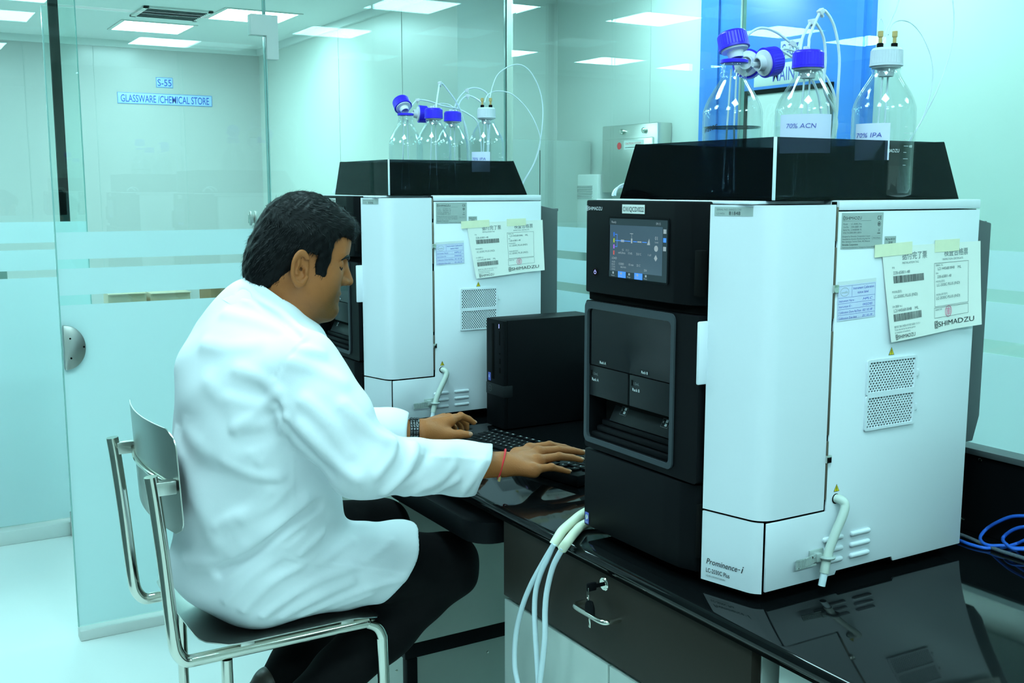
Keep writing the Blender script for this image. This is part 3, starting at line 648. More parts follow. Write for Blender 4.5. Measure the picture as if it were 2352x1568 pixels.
    fr = MB(); ring_plate(fr, rrect(.170, .1625, .4225, .4205, .012, 6), rrect(.1785, .1715, .4145, .4075, .009, 6), -.0045, .002, 'x')
    fr.obj('door_frame', M['frame'], comp, label='slate grey rounded frame')
    MB().box((.047, .17, .165), (.05, .42, .415)).obj('back_wall', M['void'], comp)
    MB().box((.0005, .179, .3055), (.003, .414, .407)).obj('window', M['blackgloss'], comp, label='glossy black window')
    for nm, y0, y1 in (('Rack A', .2985, .414), ('Rack B', .179, .2935)):
        d = MB().box((.001, y0, .2485), (.014, y1, .3035), .001).obj('rack_front', M['dark'], comp)
        k = Ink(); Xr = FX_ @ Matrix.Translation((0, 0, -.0008)); yl = -y1
        k.rect(yl+.006, .285, yl+.011, .295, Xr, M['void']); k.text('1.5mL', yl+.013, .2875, .0048, Xr, M['inkgrey'], bold=.01); k.text(nm, yl+.010, .2765, .0052, Xr, M['inkwhite'], bold=.02)
        k.obj('rack_label', None, d)
        k = Ink(); k.rect(yl+.030, .3085, yl+.054, .3165, Xr, M['dark']); k.text(nm, yl+.034, .3105, .0046, Xr, M['inkwhite'], z=.0006, bold=.02); k.obj('window_label', None, comp)
    for i in range(3):                                                # stepped tray fronts
        z0 = .1715+.0115*i; x0 = .003+.006*i; y1 = .408-.0075*i
        MB().box((x0, .181, z0), (.046, y1, z0+.0105), .0022).obj('tray_step', M['black'], comp)
    tf = MB().prism([(.016, .2065), (.046, .2065), (.046, .2475), (.038, .2475)], .181, .372, 'y', .001).obj('tray_front', M['dark'], comp)
    Xt = frameX((.0258, .32, .2260), (0, -1, 0), (.473, 0, .881)); k = Ink()
    for u_, s in ((-.03, 'L'), (.086, 'R')):
        k.box_line(u_, -.006, u_+.018, .009, .0005, Xt, M['inkgrey'])
        for q in range(2): k.rect(u_+.0085, -.0035+.0065*q, u_+.0145, .0015+.0065*q, Xt, M['inkwhite'])
        k.text(s, u_+.002, .001, .004, Xt, M['inkwhite'])
    k.obj('tray_label', None, tf)
    low = sprism([(-.003, .420), (.001, .424), (.09, .424), (.09, .112), (.024, .112), (.010, .120), (-.001, .150), (-.003, .19)], .002, .1475, 'lower_cover', M['black'], label='black lower pump cover')
    MB().box((.004, .1085, .03), (.02, .1155, .118), .001).obj('grip_recess', M['void'], low)
    k = Ink(); Xe = FX_ @ Matrix.Translation((0, 0, .0032)); k.rect(-.4165, .006, -.4045, .028, Xe, M['inkblue']); k.disc(-.4105, .019, .0048, Xe, M['silver'], 14, .0006); k.add([(-.414, .012, .0008), (-.408, .016, .0008), (-.406, .024, .0008)], [(0, 1, 2)], M['inkwhite'], False, Xe); k.text('ECO', -.4145, .008, .003, Xe, M['inkwhite'], w=.008, z=.0006)
    k.obj('eco_label', None, low)
    # coil of tubing at the back corner of the top
    MB().tube([(.10+.03*i/40, .432+.012*math.cos(q)*.3, .612+.026*math.sin(q)) if False else (.085+.026*math.cos(q), .428-.012*i/60, .606+.022*math.sin(q)) for i, q in enumerate(np.linspace(.1, math.pi*2-.5, 60))][:32], .0022, 8).tube([(.075+.020*math.cos(q), .424, .605+.018*math.sin(q)) for q in np.linspace(.1, math.pi-.1, 20)], .0022, 8).obj('tubing_loop', M['ptfe'], t)
    return t
hplc((1.10, 1.158, .90), 'white and black liquid chromatograph in front, labelled OX/QCD/022 above its touch screen', '81848', '022', True)
hplc((1.119, 2.578, .90), 'white and black liquid chromatograph at the far end, behind the computer', '81846', '021', False)
# taped papers on both instruments
def papers(o, dx, label1, group, tilt):
    serial = 'L21445681848' if dx == 0 else 'L21445681846'
    t = thing('inspection_paper', label1, 'paper', (o[0]+.272, o[1], o[2]+.386))
    nx, nz = 30, 22; vs = []; fs = []; W, H = .246, .142
    def Wp(u, v):                                    # u 0..1 left to right, v 0..1 bottom to top -> curl off the panel
        x = u*W + .027*(1-v)*(1-u)**2; z = v*H - .012*(1-u)*(1-v) + .004*u
        y = -.0016 - .008*(1-v)**1.3*(.35+.65*abs(math.sin(u*math.pi*1.05+.6))) - .006*(u**3)*(1-v)
        return (x, y, z)
    for j in range(nz+1):
        for i in range(nx+1): vs.append(Wp(i/nx, j/nz))
    for j in range(nz):
        for i in range(nx): a = j*(nx+1)+i; fs.append((a, a+1, a+nx+2, a+nx+1))
    sh = MB().add(vs, fs, M['paper'], True); n = len(vs)
    sh.add([(v[0], v[1]+.0003, v[2]) for v in vs], [f[::-1] for f in fs], M['paper'], True)
    sheet = sh.obj('sheet', None, t)
    k = Ink()
    def onto(mb):                                    # lay flat print (x, z in sheet units) onto the curled sheet
        out = []
        for p in mb.v:
            u = min(max(p[0]/W, 0), 1); v = min(max(p[1]/H, 0), 1); q = Wp(u, v); out.append((q[0], q[1]-.0004-p[2]*.5, q[2]))
        mb.v = out; return mb
    ix = lambda s, x, z, h, m='ink', w=None, b=.0: k.text(s, x, z, h, ID, M[m], w=w, bold=b)
    ix('据付完了票', .046, .122, .009, 'inkgrey'); ix('INSTALLATION TAG', .046, .115, .0032, 'inkgrey')
    ix('P/N', .020, .109, .003, 'inkgrey'); ix('228-65801-48', .022, .1005, .0046, 'inkgrey', .041)
    def bars(x0, x1, z0, z1, sd):
        r = random.Random(sd); x = x0
        while x < x1:
            wd = r.choice((.0004, .0006, .0009)); k.rect(x, z0, min(x+wd, x1), z1, ID, M['ink']); x += wd+r.choice((.0004, .0006, .0008))
    bars(.021, .098, .087, .098, 3)
    ix('MODEL(型式)', .015, .073, .003, 'inkgrey'); ix('LC-2030C PLUS (IND)', .018, .065, .0046, 'inkgrey', .062)
    ix('S/N (製番 No.)', .012, .051, .003, 'inkgrey'); ix(serial+'    ML', .015, .044, .0046, 'inkgrey', .066)
    bars(.013, .088, .030, .041, 5)
    for q in range(3): ix(('据付完了後に本票を切り取り返送ください', 'To be returned by the service person', 'at completion of installation.')[q], .012, .0205-.0042*q, .0027, 'inkgrey')
    brand(k, .013, .0035, .0058, .055, ID, M['ink'])
    ix('検査合格票', .151, .122, .009, 'inkgrey'); ix('INSPECTION CERTIFICATE', .148, .115, .0032, 'inkgrey')
    k.box_line(.126, .042, .214, .111, .0005, ID, M['ink']); k.box_line(.124, .024, .214, .040, .0005, ID, M['ink'])
    for a, z in (('SERIAL No.', .107), ('P/N', .094), ('MODEL(型式)', .081), ('MODEL(英文型式)', .060)): ix(a, .130, z-.0005, .0028, 'inkgrey')
    ix(serial+'    ML', .135, .100, .0045, 'inkgrey', .061); ix('228-65801-48', .133, .0872, .0045, 'inkgrey', .037); ix('LC-2030C PLUS (IND)', .132, .074, .0045, 'inkgrey', .061); ix('LC-2030C PLUS (IND)', .130, .053, .0045, 'inkgrey', .064)
    ix('INSPECTOR', .127, .0355, .0025, 'inkgrey')
    k.ring(.163, .0318, .0092, .0012, ID, M['pink'], 24); 
    for q in (-.004, -.0013, .0013, .004): k.line(.163-.006, .0318+q, .163+.006, .0318+q, .0011, ID, M['pink'])
    k.line(.163, .025, .163, .0385, .0013, ID, M['pink'])
    brand(k, .124, .009, .0085, .104, ID, M['ink'])
    onto(k).obj('print', None, sheet)
    for x, z, wd, r in ((-.016, .126, .088, .04), (.128, .130, .062, .02)):
        X = Matrix.Translation((x, -.0022, z)) @ Matrix.Rotation(-r, 4, 'Y')
        MB().box((0, -.0004, 0), (wd, .0002, .020), X=X).obj('tape', M['tape'], t, label='yellowed masking tape')
papers((1.10, 1.158, .90), 0, 'pair of printed inspection papers taped to the near white instrument', None, 0)
papers((1.119, 2.578, .90), 1, 'pair of printed inspection papers taped to the far instrument, above the computer', None, 0)
# smoked reservoir trays on top
def tray(loc, label):
    t = thing('reservoir_tray', label, 'tray', loc)
    h = .093; th = .003; x0, x1, x1t, y0, y1, y1t = .050, .475, .430, .014, .395, .352
    MB().box((x0+.002, y0+.002, .0), (x1-.004, y1-.004, .004)).obj('floor', M['black'], t)
    MB().prism([(y0+.004, .0), (y1, .0), (y1t, h), (y0+.004, h)], x0, x0+th, 'x').obj('panel', M['smoke'], t, label='dark smoked front panel')
    MB().prism([(x0+.004, .0), (x1, .0), (x1t, h), (x0+.004, h)], y0, y0+th, 'y').obj('panel', M['smoke'], t, label='dark smoked side panel')
    for a, c in (((x0, y1, y1t), 'left'), ((0, 0, 0), 'back')): pass
    def quad(p): # thin slab from a quad
        n = (Vector(p[1])-Vector(p[0])).cross(Vector(p[3])-Vector(p[0])).normalized()*th
        q = [tuple(Vector(v)+n) for v in p]
        return MB().add(list(p)+q, [(0, 1, 2, 3), (7, 6, 5, 4), (0, 4, 5, 1), (1, 5, 6, 2), (2, 6, 7, 3), (3, 7, 4, 0)])
    quad([(x1, y1, 0), (x0+th, y1, 0), (x0+th, y1t, h), (x1t, y1t, h)]).obj('panel', M['smoke'], t)
    quad([(x1, y0+th, 0), (x1, y1-th, 0), (x1t, y1t-th, h), (x1t, y0+th, h)]).obj('panel', M['smoke'], t)
    MB().box((x0-.0005, y0-.0005, 0), (x0+.0035, y0+.0035, h), .0008).obj('corner_post', M['ptfe'], t, label='clear corner edge')
    return t
TZ = 1.5025
tray((1.10, 1.158, TZ), 'smoked black acrylic tray on the near instrument holding three bottles')
tray((1.119, 2.578, TZ), 'smoked black acrylic tray on the far instrument holding four bottles')
# ------------------------------------------------------------------ solvent bottles
BOUT = [(.030, 0), (.045, 0), (.0492, .003), (.0503, .010), (.0503, .126), (.0498, .136), (.0502, .139), (.0498, .142), (.0480, .148), (.0455, .1555), (.0410, .165), (.0330, .178), (.0262, .1885), (.0226, .1945), (.0212, .200), (.0232, .2025), (.0232, .2055), (.0205, .208), (.0212, .212), (.0203, .2145), (.0212, .218), (.0203, .2205), (.0205, .228)]
BIN = [(.0178, .228), (.0178, .200), (.0192, .195), (.0240, .187), (.0305, .1775), (.0385, .1645), (.0430, .155), (.0455, .148), (.0474, .136), (.0479, .126), (.0479, .012), (.045, .0055), (.030, .004), (.0, .0035)]
def rib(k, i): return .03 if k % 2 else 0.
def cap_mesh(mb, m, X=ID):
    mb.lathe([(.0, .0285), (.0215, .0285), (.0232, .0272), (.0245, .0245)], 72, m, X)
    mb.lathe([(.0245, .0245), (.0250, .004)], 72, m, X, rib)
    mb.lathe([(.0250, .004), (.0262, .0035), (.0262, .0), (.0225, .0), (.0225, .020), (.0, .020)], 72, m, X)
    return mb
def insert_mesh(mb, m, X=ID): return mb.lathe([(.0, .019), (.0208, .019), (.0208, .002), (.0225, .0), (.0225, -.003), (.014, -.005), (.012, -.016), (.010, -.016), (.010, -.004), (.0, -.004)], 32, m, X)
def tube_path(pts, d0, d1=None, n=6):
    d1 = d0 if d1 is None else d1; N = len(pts)
    return spline([pd(x, y, d0+(d1-d0)*i/(N-1)) for i, (x, y) in enumerate(pts)], n)
def bottle(loc, label, cap='bluecap', fill=.05, lab=None, tubes=(), lift=None, ring=False, fittings=0, stubs=0, rad=.0016, writing=None, printed=None, clips=()):
    t = thing('solvent_bottle', label, 'bottle', loc, group=None)
    gl = MB().lathe(BOUT+BIN, 48).obj('glass_body', M['bglass'], t, label='clear glass bottle body')
    if fill:
        r = .0477
        MB().lathe([(.0, .0042), (.030, .0045), (.0445, .006), (r, .0125), (r, fill), (.0, fill)], 48, M['water']).lathe([(r+.0001, fill-.0012), (r+.0001, fill+.0008), (r-.0012, fill+.0002), (r-.0012, fill-.0012)], 48, M['meniscus']).obj('solvent', M['water'], t)
    th = math.atan2(-loc[1], -loc[0])                 # towards the aisle
    if printed:
        k = Ink()
        for q in range(7): k.line(.012, .05+.010*q, .012+(.010 if q % 2 else .006), .05+.010*q, .0006, ID, M['inkwhite'])
        k.text('800', .024, .098, .004, ID, M['inkwhite']); k.text('600', .024, .078, .004, ID, M['inkwhite']); brand(k, -.030, .070, .0055, .034, ID, M['inkwhite'])
        bend(k, .0505, th+printed).obj('scale_print', None, t, label='white printed scale')
    if lab:
        txt, w, h, z, off, tx = lab
        k = Ink(); n = 14
        for i in range(n): k.add([(-w/2+w*i/n, z, 0), (-w/2+w*(i+1)/n, z, 0), (-w/2+w*(i+1)/n, z+h, 0), (-w/2+w*i/n, z+h, 0)], [(0, 1, 2, 3)], M['paperblue'])
        pl = bend(k, .0508, th+off).obj('paper_label', None, t)
        k = Ink(); k.text(txt, -w/2+tx[0], z+tx[1], .0075, ID, M['inkblue'], w=tx[2], shear=.12); bend(k, .0511, th+off).obj('handwriting', None, pl)
    if writing:
        k = Ink(); k.text(writing[0], 0, writing[1], .012, Matrix.Rotation(.22, 4, 'Z'), M['ink'], w=.032, shear=.4); bend(k, .0506, th+writing[2]).obj('handwriting', None, t)
    if ring: MB().lathe([(.0215, .2215), (.0235, .2225), (.0235, .2275), (.0218, .2285)], 40).obj('pouring_ring', M['bluecap'], t)
    X = Matrix.Translation((0, 0, .2085))
    if lift: X = Matrix.Translation(lift[0]) @ Matrix.Rotation(lift[1], 4, 'Y') @ Matrix.Rotation(lift[2], 4, 'X')
    cp = cap_mesh(MB(), M[cap], X).obj('cap', M[cap], t, label='ribbed white cap' if cap == 'whitecap' else 'ribbed violet blue cap')
    insert_mesh(MB(), M['insert'], X).obj('insert', M['insert'], cp)
    if stubs:
        mb = MB()
        for q in range(stubs): mb.lathe([(.0045, .0286), (.0045, .034), (.003, .0345)], 14, X=X @ Matrix.Translation((.008*math.cos(q*2.4+1), .008*math.sin(q*2.4+1), 0)))
        mb.obj('port', M['insert'], cp)
    for q in range(fittings):
        y = .0115*(1-2*q) if fittings > 1 else 0
        Xf = X @ Matrix.Translation((-y*RT[0], -y*RT[1], .0285))
        f = MB().lathe([(.0052, 0), (.0052, .0075), (.004, .008)], 16, X=Xf).obj('seal', M['black'], cp)
        MB().lathe([(.0030, .008), (.0030, .0165), (.0044, .018), (.0044, .0265), (.003, .027)], 10, X=Xf).obj('fitting', M['amber'], cp)
    Tl = Matrix.Translation(-Vector(loc))
    for i, pts in enumerate(tubes):
        tb = MB().tube(pts, rad, 8, X=Tl).obj('tube', M['ptfe'], t)
        if i < len(clips) and clips[i]:
            for ci in clips[i]:
                p = Vector(pts[ci]); q = Vector(pts[ci+1]); d = (q-p).normalized()
                Xc = Tl @ Matrix.Translation(p) @ d.to_track_quat('X', 'Z').to_matrix().to_4x4()
                MB().box((-.0055, -.0045, -.0045), (.0055, .0045, .0045), .001, X=Xc).box((-.002, -.003, -.0105), (.002, .003, -.004), .0006, X=Xc).obj('clip', M['insert'], tb)
    # immersed tube
    mb = MB()
    for q in (-.006, .006): mb.tube([(q, 0, .212), (q*1.3, .004, .12), (q*2.2, .006, .010)], .0016, 8)
    mb.obj('dip_tube', M['ptfe'], t)
    return t
def bend(mb, R, th):                                   # wrap a flat layout (x along the round, y up) round a bottle
    out = []
    for x, y, z in mb.v: a = th + x/R; out.append((( R+z)*math.cos(a), (R+z)*math.sin(a), y))
    mb.v = out; return mb
def at_d(px, d): t = (px-1176)/2475; return d*(.5120+.859*t), d*(.859-.512*t)
B0 = TZ + .0045
x, y = at_d(1678, 1.85); bottle((x, y, B0), 'water bottle with lifted blue cap on the near instrument', fill=.116, ring=True, lift=((.0, .0, .2455), -.04, -.27), stubs=0, writing=('water', .108, -.62), rad=.0024,
    tubes=[tube_path([(1706, 90), (1735, 68), (1758, 65), (1785, 75), (1808, 92), (1845, 120), (1880, 153), (1905, 190), (1918, 232), (1914, 300), (1908, 330)], 1.87, 1.96)], clips=[(26,)])
x, y = at_d(1845, 1.80); bottle((x, y, B0), 'blue-capped bottle labelled 70% ACN in the middle of the near tray', fill=.06, lab=('70% ACN', .092, .062, .070, .0, (.014, .040, .049)), stubs=2, rad=.0024,
    tubes=[tube_path([(1838, 124), (1840, 103), (1846, 80), (1865, 50), (1881, 63), (1893, 93), (1896, 140), (1893, 205), (1915, 250), (1922, 285), (1914, 320)], 1.80, 1.90), tube_path([(1856, 124), (1858, 100), (1861, 80), (1885, 27), (1901, 32), (1918, 67), (1928, 133), (1924, 217), (1922, 260), (1914, 315)], 1.80, 1.89)], clips=[(18,), (18,)])
x, y = at_d(2022, 1.77); bottle((x, y, B0), 'white-capped bottle labelled IPA at the right of the near tray', 'whitecap', .05, lab=('70% IPA', .060, .058, .058, -.38, (.004, .036, .044)), fittings=2, rad=.0010, printed=.45,
    tubes=[tube_path([(2016, 82), (2018, 52), (2024, 43), (2031, 58), (2033, 82)], 1.77), tube_path([(2040, 80), (2048, 57), (2068, 47), (2095, 55), (2121, 87), (2141, 143), (2140, 200), (2121, 267), (2098, 307), (2085, 330)], 1.77, 1.82),
           tube_path([(2020, 112), (2035, 73), (2048, 43), (2061, 13), (2078, -45), (2112, -80), (2150, -75), (2180, -40), (2189, 10), (2191, 60), (2181, 127), (2148, 217), (2108, 293), (2090, 325)], 1.77, 1.83)])
def loose_cap(px, py, d, ax, label, rad, tube=None, s=1.):
    p = pd(px, py, d); t = thing('bottle_cap', label, 'cap', tuple(p))
    X = Vector(ax).normalized().to_track_quat('Z', 'Y').to_matrix().to_4x4() @ Matrix.Translation((0, 0, -.012))
    cap_mesh(MB(), M['bluecap'], X).obj('shell', M['bluecap'], t, label='ribbed violet blue shell')
    insert_mesh(MB(), M['insert'], X).lathe([(.0045, -.02), (.0045, .0)], 12, X=X @ Matrix.Translation((.007, 0, 0))).obj('insert', M['insert'], t)
    if tube: MB().tube(tube, rad, 8, X=Matrix.Translation(-Vector(p))).obj('tube', M['ptfe'], t)
ax = RT*.80 + np.array([0, 0, .22]) + FW*.38
loose_cap(1768, 142, 1.88, ax, 'blue cap hanging sideways between the water and ACN bottles', .0024, tube_path([(1735, 137), (1745, 138), (1768, 140), (1792, 118), (1803, 112), (1830, 119), (1862, 140), (1890, 185), (1902, 240), (1905, 320)], 1.88, 1.94))
loose_cap(1718, 148, 1.93, RT*.35 + FW*.9 + np.array([0, 0, .1]), 'blue cap behind the neck of the water bottle, mostly hidden', .0024, tube_path([(1718, 148), (1745, 125), (1780, 112), (1815, 128), (1850, 160), (1880, 220), (1890, 320)], 1.93, 1.96))
# far instrument
x, y = at_d(934, 3.15); bottle((x, y, B0), 'open half-filled bottle with tilted blue cap at the left of the far tray', fill=.085, lift=((-.003, .008, .246), -.05, -.72), ring=True, rad=.0024,
    tubes=[tube_path([(946, 243), (959, 230), (984, 232), (1017, 243), (1051, 250), (1077, 263), (1097, 282), (1105, 330), (1106, 390)], 3.15, 3.25)], clips=[(6,)])
x, y = at_d(998, 3.07); bottle((x, y, B0), 'blue-capped bottle at the front of the far tray', fill=.05, stubs=2, rad=.0024, printed=.3,
    tubes=[tube_path([(1001, 250), (1006, 213), (1012, 190), (1031, 210), (1051, 240), (1064, 275), (1072, 330), (1075, 390)], 3.07, 3.25)], clips=[(11,)])
x, y = at_d(1041, 3.20); bottle((x, y, B0), 'blue-capped bottle standing behind in the far tray', fill=.05, stubs=2, rad=.0024, printed=-.15,
    tubes=[tube_path([(1039, 262), (1051, 230), (1072, 207), (1094, 202), (1117, 213), (1126, 240), (1124, 300), (1120, 380)], 3.20, 3.25), tube_path([(1047, 262), (1057, 233), (1074, 220), (1094, 227), (1112, 247), (1120, 300), (1118, 380)], 3.20, 3.25)], clips=[(12,), (12,)])
x, y = at_d(1118, 3.05); bottle((x, y, B0), 'white-capped bottle labelled IPA at the right of the far tray', 'whitecap', .05, lab=('70% IPA', .058, .055, .059, -.38, (.004, .032, .042)), fittings=2, rad=.0016, printed=.5,
    tubes=[tube_path([(1124, 236), (1131, 200), (1147, 167), (1184, 148), (1214, 160), (1237, 200), (1247, 250), (1242, 317), (1227, 373), (1201, 418), (1190, 440)], 3.05, 3.15),
           tube_path([(1113, 236), (1121, 217), (1144, 209), (1177, 217), (1211, 250), (1234, 293), (1241, 327), (1228, 373), (1203, 418), (1192, 440)], 3.05, 3.15)])
loose_cap(970, 262, 3.24, RT*.95 + FW*.3, 'blue cap standing on edge behind the open far bottle', .002, tube_path([(962, 262), (985, 250), (1010, 238), (1040, 246), (1070, 290), (1080, 390)], 3.24, 3.3))
# ------------------------------------------------------------------ computer, keyboard
o = (1.405, 2.399, BZ+.004)
t = thing('computer_tower', 'slim black desktop computer standing between the two instruments', 'computer', o)
MB().box((.012, 0, 0), (.292, .0945, .292), .002).obj('case', M['black'], t)
fr = MB().box((0, .0005, .0), (.0125, .094, .2915), .003).obj('front_bezel', M['black'], t)
MB().box((-.001, -.001, .085), (.028, .0955, .118), .003).obj('grip_band', M['dark'], fr)
MB().box((-.0012, .052, .13), (.001, .062, .28), .0004).box((-.0012, .020, .225), (.001, .023, .262), .0004).box((-.0012, .019, .20), (.001, .024, .204)).box((-.0012, .018, .175), (.001, .024, .189)).box((-.0012, .018, .15), (.001, .024, .164)).obj('port', M['void'], fr)
k = Ink(); X = frameX((-.0006, .0945, 0), (0, -1, 0), (0, 0, 1)); k.rect(.069, .270, .0715, .281, X, M['led']); k.rect(.012, .123, .026, .145, X, M['inkblue']); k.text('i5', .0145, .131, .008, X, M['inkwhite'], z=.0006); k.ring(.024, .103, .009, .0012, X @ Matrix.Translation((0, 0, .001)), M['greymetal']); k.text('DELL', .0175, .101, .004, X @ Matrix.Translation((0, 0, .001)), M['greymetal'], w=.013)
k.obj('marking', None, fr)
for q in ((.03, .02), (.26, .02), (.03, .075), (.26, .075)): MB().lathe([(.008, -.0038), (.008, .001)], 12, X=Matrix.Translation((q[0], q[1], 0))).obj('foot', M['black'], t)
ko = Vector((1.185, 2.283, BZ+.0105)); ku = Vector((.176, -.984, 0)); kv = Vector((.984, .176, 0))
t = thing('keyboard', 'black computer keyboard under the hands of the man', 'keyboard', tuple(ko)); KX = frameX((0, 0, 0), ku, kv)
MB().box((0, 0, -.0085), (.447, .148, .017), .004, X=KX @ Matrix.Rotation(.035, 4, 'X')).obj('case', M['black'], t)
KX = KX @ Matrix.Rotation(.035, 4, 'X')
leg = Ink(); P = .0187; nk = 0
rows = [('1234567890-=', 0, 13), ('QWERTYUIOP[]', .5, 13), ('ASDFGHJKL;', .75, 12), ('ZXCVBNM,./', 1.25, 11)]
def key(u, v, w, s=None, d=.0165):
    MB().box((u, v, .0165), (u+w, v+d, .0225), .0016, X=KX).obj('key', M['black'], t)
    if s: leg.text(s, u+w*.3, v+d*.45, .0048, KX @ Matrix.Translation((0, 0, .0222)), M['inkwhite'], bold=.02)
for r, (chs, off, n) in enumerate(rows):
    v = .094-.0187*r
    if off: key(.012, v, P*(off+1)-.002, ('', 'Tab', 'Caps', 'Shift')[r] if False else None)
    for i in range(n-1 if off else n):
        key(.012+P*(off+(1 if off else 0)+i), v, P-.0022, chs[i] if i < len(chs) else None)
    e = .012+P*(off+(1 if off else 0)+(n-1 if off else n)); key(e, v, max(.012+P*15-e-.002, .012))
for u, w_ in ((0, 1.25), (1.25, 1.25), (2.5, 1.25), (3.75, 6.25), (10, 1.25), (11.25, 1.25), (12.5, 1.25), (13.75, 1.25)): key(.012+P*u, .019, P*w_-.0022)
for q in range(12): key(.012+P*(1.2*q+(.3*(q//4))), .121, P-.0022, 'F%d' % (q+1), .013)
for a in range(3):
    for c in (.094, .0753): key(.301+P*a, c, P-.0022)
for a, c in ((0, .019), (1, .019), (2, .019), (1, .0377)): key(.301+P*a, c, P-.0022)
for a in range(4):
    for c in range(5):
        if not (a == 3 and c in (0, 3)) and not (a == 1 and c == 0): key(.364+P*a, .019+.0187*c, P-.0022, '7894561230'[(a+3*(4-c)) % 10] if a < 3 else None)
leg.obj('key_legend', M['inkwhite'], t)
mb = MB().tube(spline([(1.36, 2.14, BZ+.010), (1.40, 2.12, BZ+.012), (1.50, 2.02, BZ+.006), (1.62, 1.95, BZ+.004), (1.70, 1.93, BZ+.004)], 6), .002, 8)
sub(mb, 'cord', M['dark'], t, tuple(ko))
# ------------------------------------------------------------------ cables and drain hoses
def cab(px, py, r):
    p = at(px, py, 2, BZ+r)
    return p if p[0] < 1.728 else at(px, py, 0, 1.728)
base = (1.66, 1.12, BZ)
bl = [(2180, 1232), (2207, 1242), (2228, 1250), (2260, 1258), (2279, 1258), (2304, 1257), (2333, 1249), (2352, 1241), (2385, 1225), (2400, 1205), (2380, 1192), (2352, 1189), (2323, 1191), (2291, 1204), (2266, 1220), (2253, 1238), (2258, 1250), (2275, 1257), (2306, 1262), (2340, 1268), (2390, 1262), (2410, 1235), (2385, 1218), (2352, 1219), (2330, 1225), (2311, 1238), (2306, 1248), (2314, 1262), (2330, 1273), (2352, 1275), (2420, 1280)]
mb = MB().tube(spline([cab(x, y, .0035) + np.array([-.002*(i//9), 0, .004*(i//9)]) for i, (x, y) in enumerate(bl)], 6), .0032, 10)
tag(sub(mb, 'network_cable', M['cable'], None, base), 'coiled bright blue cable on the bench behind the near instrument', 'cable').location = base
gr = [(2180, 1222), (2207, 1228), (2228, 1236), (2260, 1250), (2298, 1265), (2352, 1282), (2430, 1310)]
mb = MB().tube(spline([at(x, y, 2, BZ+.0045) for x, y in gr], 6), .0036, 10)
tag(sub(mb, 'power_cable', M['greycable'], None, base), 'mottled grey cable on the bench in front of the blue coil', 'cable').location = base
def hose(base, parts, label):
    t = thing('drain_hose', label, 'hose', base)
    for nm, pts, r, m in parts: sub(MB().tube(spline(pts, 6), r, 14), nm, m, t, base)
hx = 1.032; H = lambda L: [at(x, y, 0, hx) for x, y in L]
zb = BZ+.0105
g0 = at(1292, 1219, 2, zb); 
hose((1.10, 1.60, BZ), [('sleeve', [np.array([1.20, 1.66, zb+.012]), at(1340, 1179, 2, zb+.004), at(1313, 1200, 2, zb), g0, at(1281, 1236, 0, 1.043), at(1272, 1251, 0, hx+.002)], .0093, M['cream']),
    ('tube', H([(1274, 1247), (1249, 1289), (1220, 1342), (1199, 1395), (1185, 1456), (1182, 1523), (1190, 1572), (1205, 1640)]), .0052, M['ptfe']),
    ('tube', H([(1270, 1254), (1258, 1282), (1244, 1312), (1232, 1350), (1228, 1392), (1229, 1443), (1232, 1496), (1236, 1560), (1240, 1640)]), .0052, M['ptfe'])], 'left cream drain hose over the bench edge, splitting into two clear tubes')
hose((1.10, 1.57, BZ), [('sleeve', [np.array([1.17, 1.60, zb+.010]), at(1342, 1204, 2, zb), at(1322, 1221, 2, zb), at(1307, 1239, 0, 1.043), at(1291, 1261, 0, hx+.002)], .0088, M['cream']),
    ('tube', H([(1293, 1257), (1271, 1299), (1257, 1353), (1252, 1403), (1252, 1456), (1247, 1510), (1239, 1572), (1230, 1640)]), .0055, M['ptfe'])], 'right cream drain hose over the bench edge, beside the instrument')
# ------------------------------------------------------------------ laboratory chair
CY = 2.175; hw = .184; RZ = .619
base = (.66, CY, 0)
t = thing('lab_chair', 'steel tube chair with curved sheet seat and back, under the man', 'chair', base)
TR = .0125
for s in (-1, 1):
    y = CY+s*hw
    fr = [(.408, y, .992), (.414, y, .94), (.424, y, .83), (.432, y, .72), (.436, y, .672), (.441, y, .643), (.456, y, .622), (.48, y, RZ), (.54, y, RZ), (.66, y, RZ), (.815, y, RZ), (.834, y, RZ-.003), (.854, y, RZ-.016), (.864, y, RZ-.036), (.866, y, RZ-.06), (.868, y, .40), (.870, y, 0.004)]
    f = sub(MB().tube(spline(fr, 5), TR, 16), 'side_frame', M['chrome'], t, base)
    sub(MB().tube([(.535, y-s*.0, RZ-TR), (.535, y, .004)], TR*.9, 14), 'leg', M['chrome'], t, base)
    for x in (.575, .785): sub(MB().box((x-.014, y-.010, RZ+TR-.003), (x+.014, y+.010, .640), .002), 'seat_bracket', M['steel'], f, base)
    sub(MB().box((.405, y-.011, .955), (.452, y+.011, .981), .002), 'back_bracket', M['steel'], f, base)
sub(MB().tube([(.535, CY-hw, .33), (.535, CY+hw, .33)], .009, 12).tube([(.868, CY-hw, .33), (.868, CY+hw, .33)], .009, 12), 'stretcher', M['chrome'], t, base)
for s in (-1, 1): sub(MB().tube([(.535, CY+s*hw, .30), (.868, CY+s*hw, .30)], .009, 12), 'foot_rail', M['chrome'], t, base)
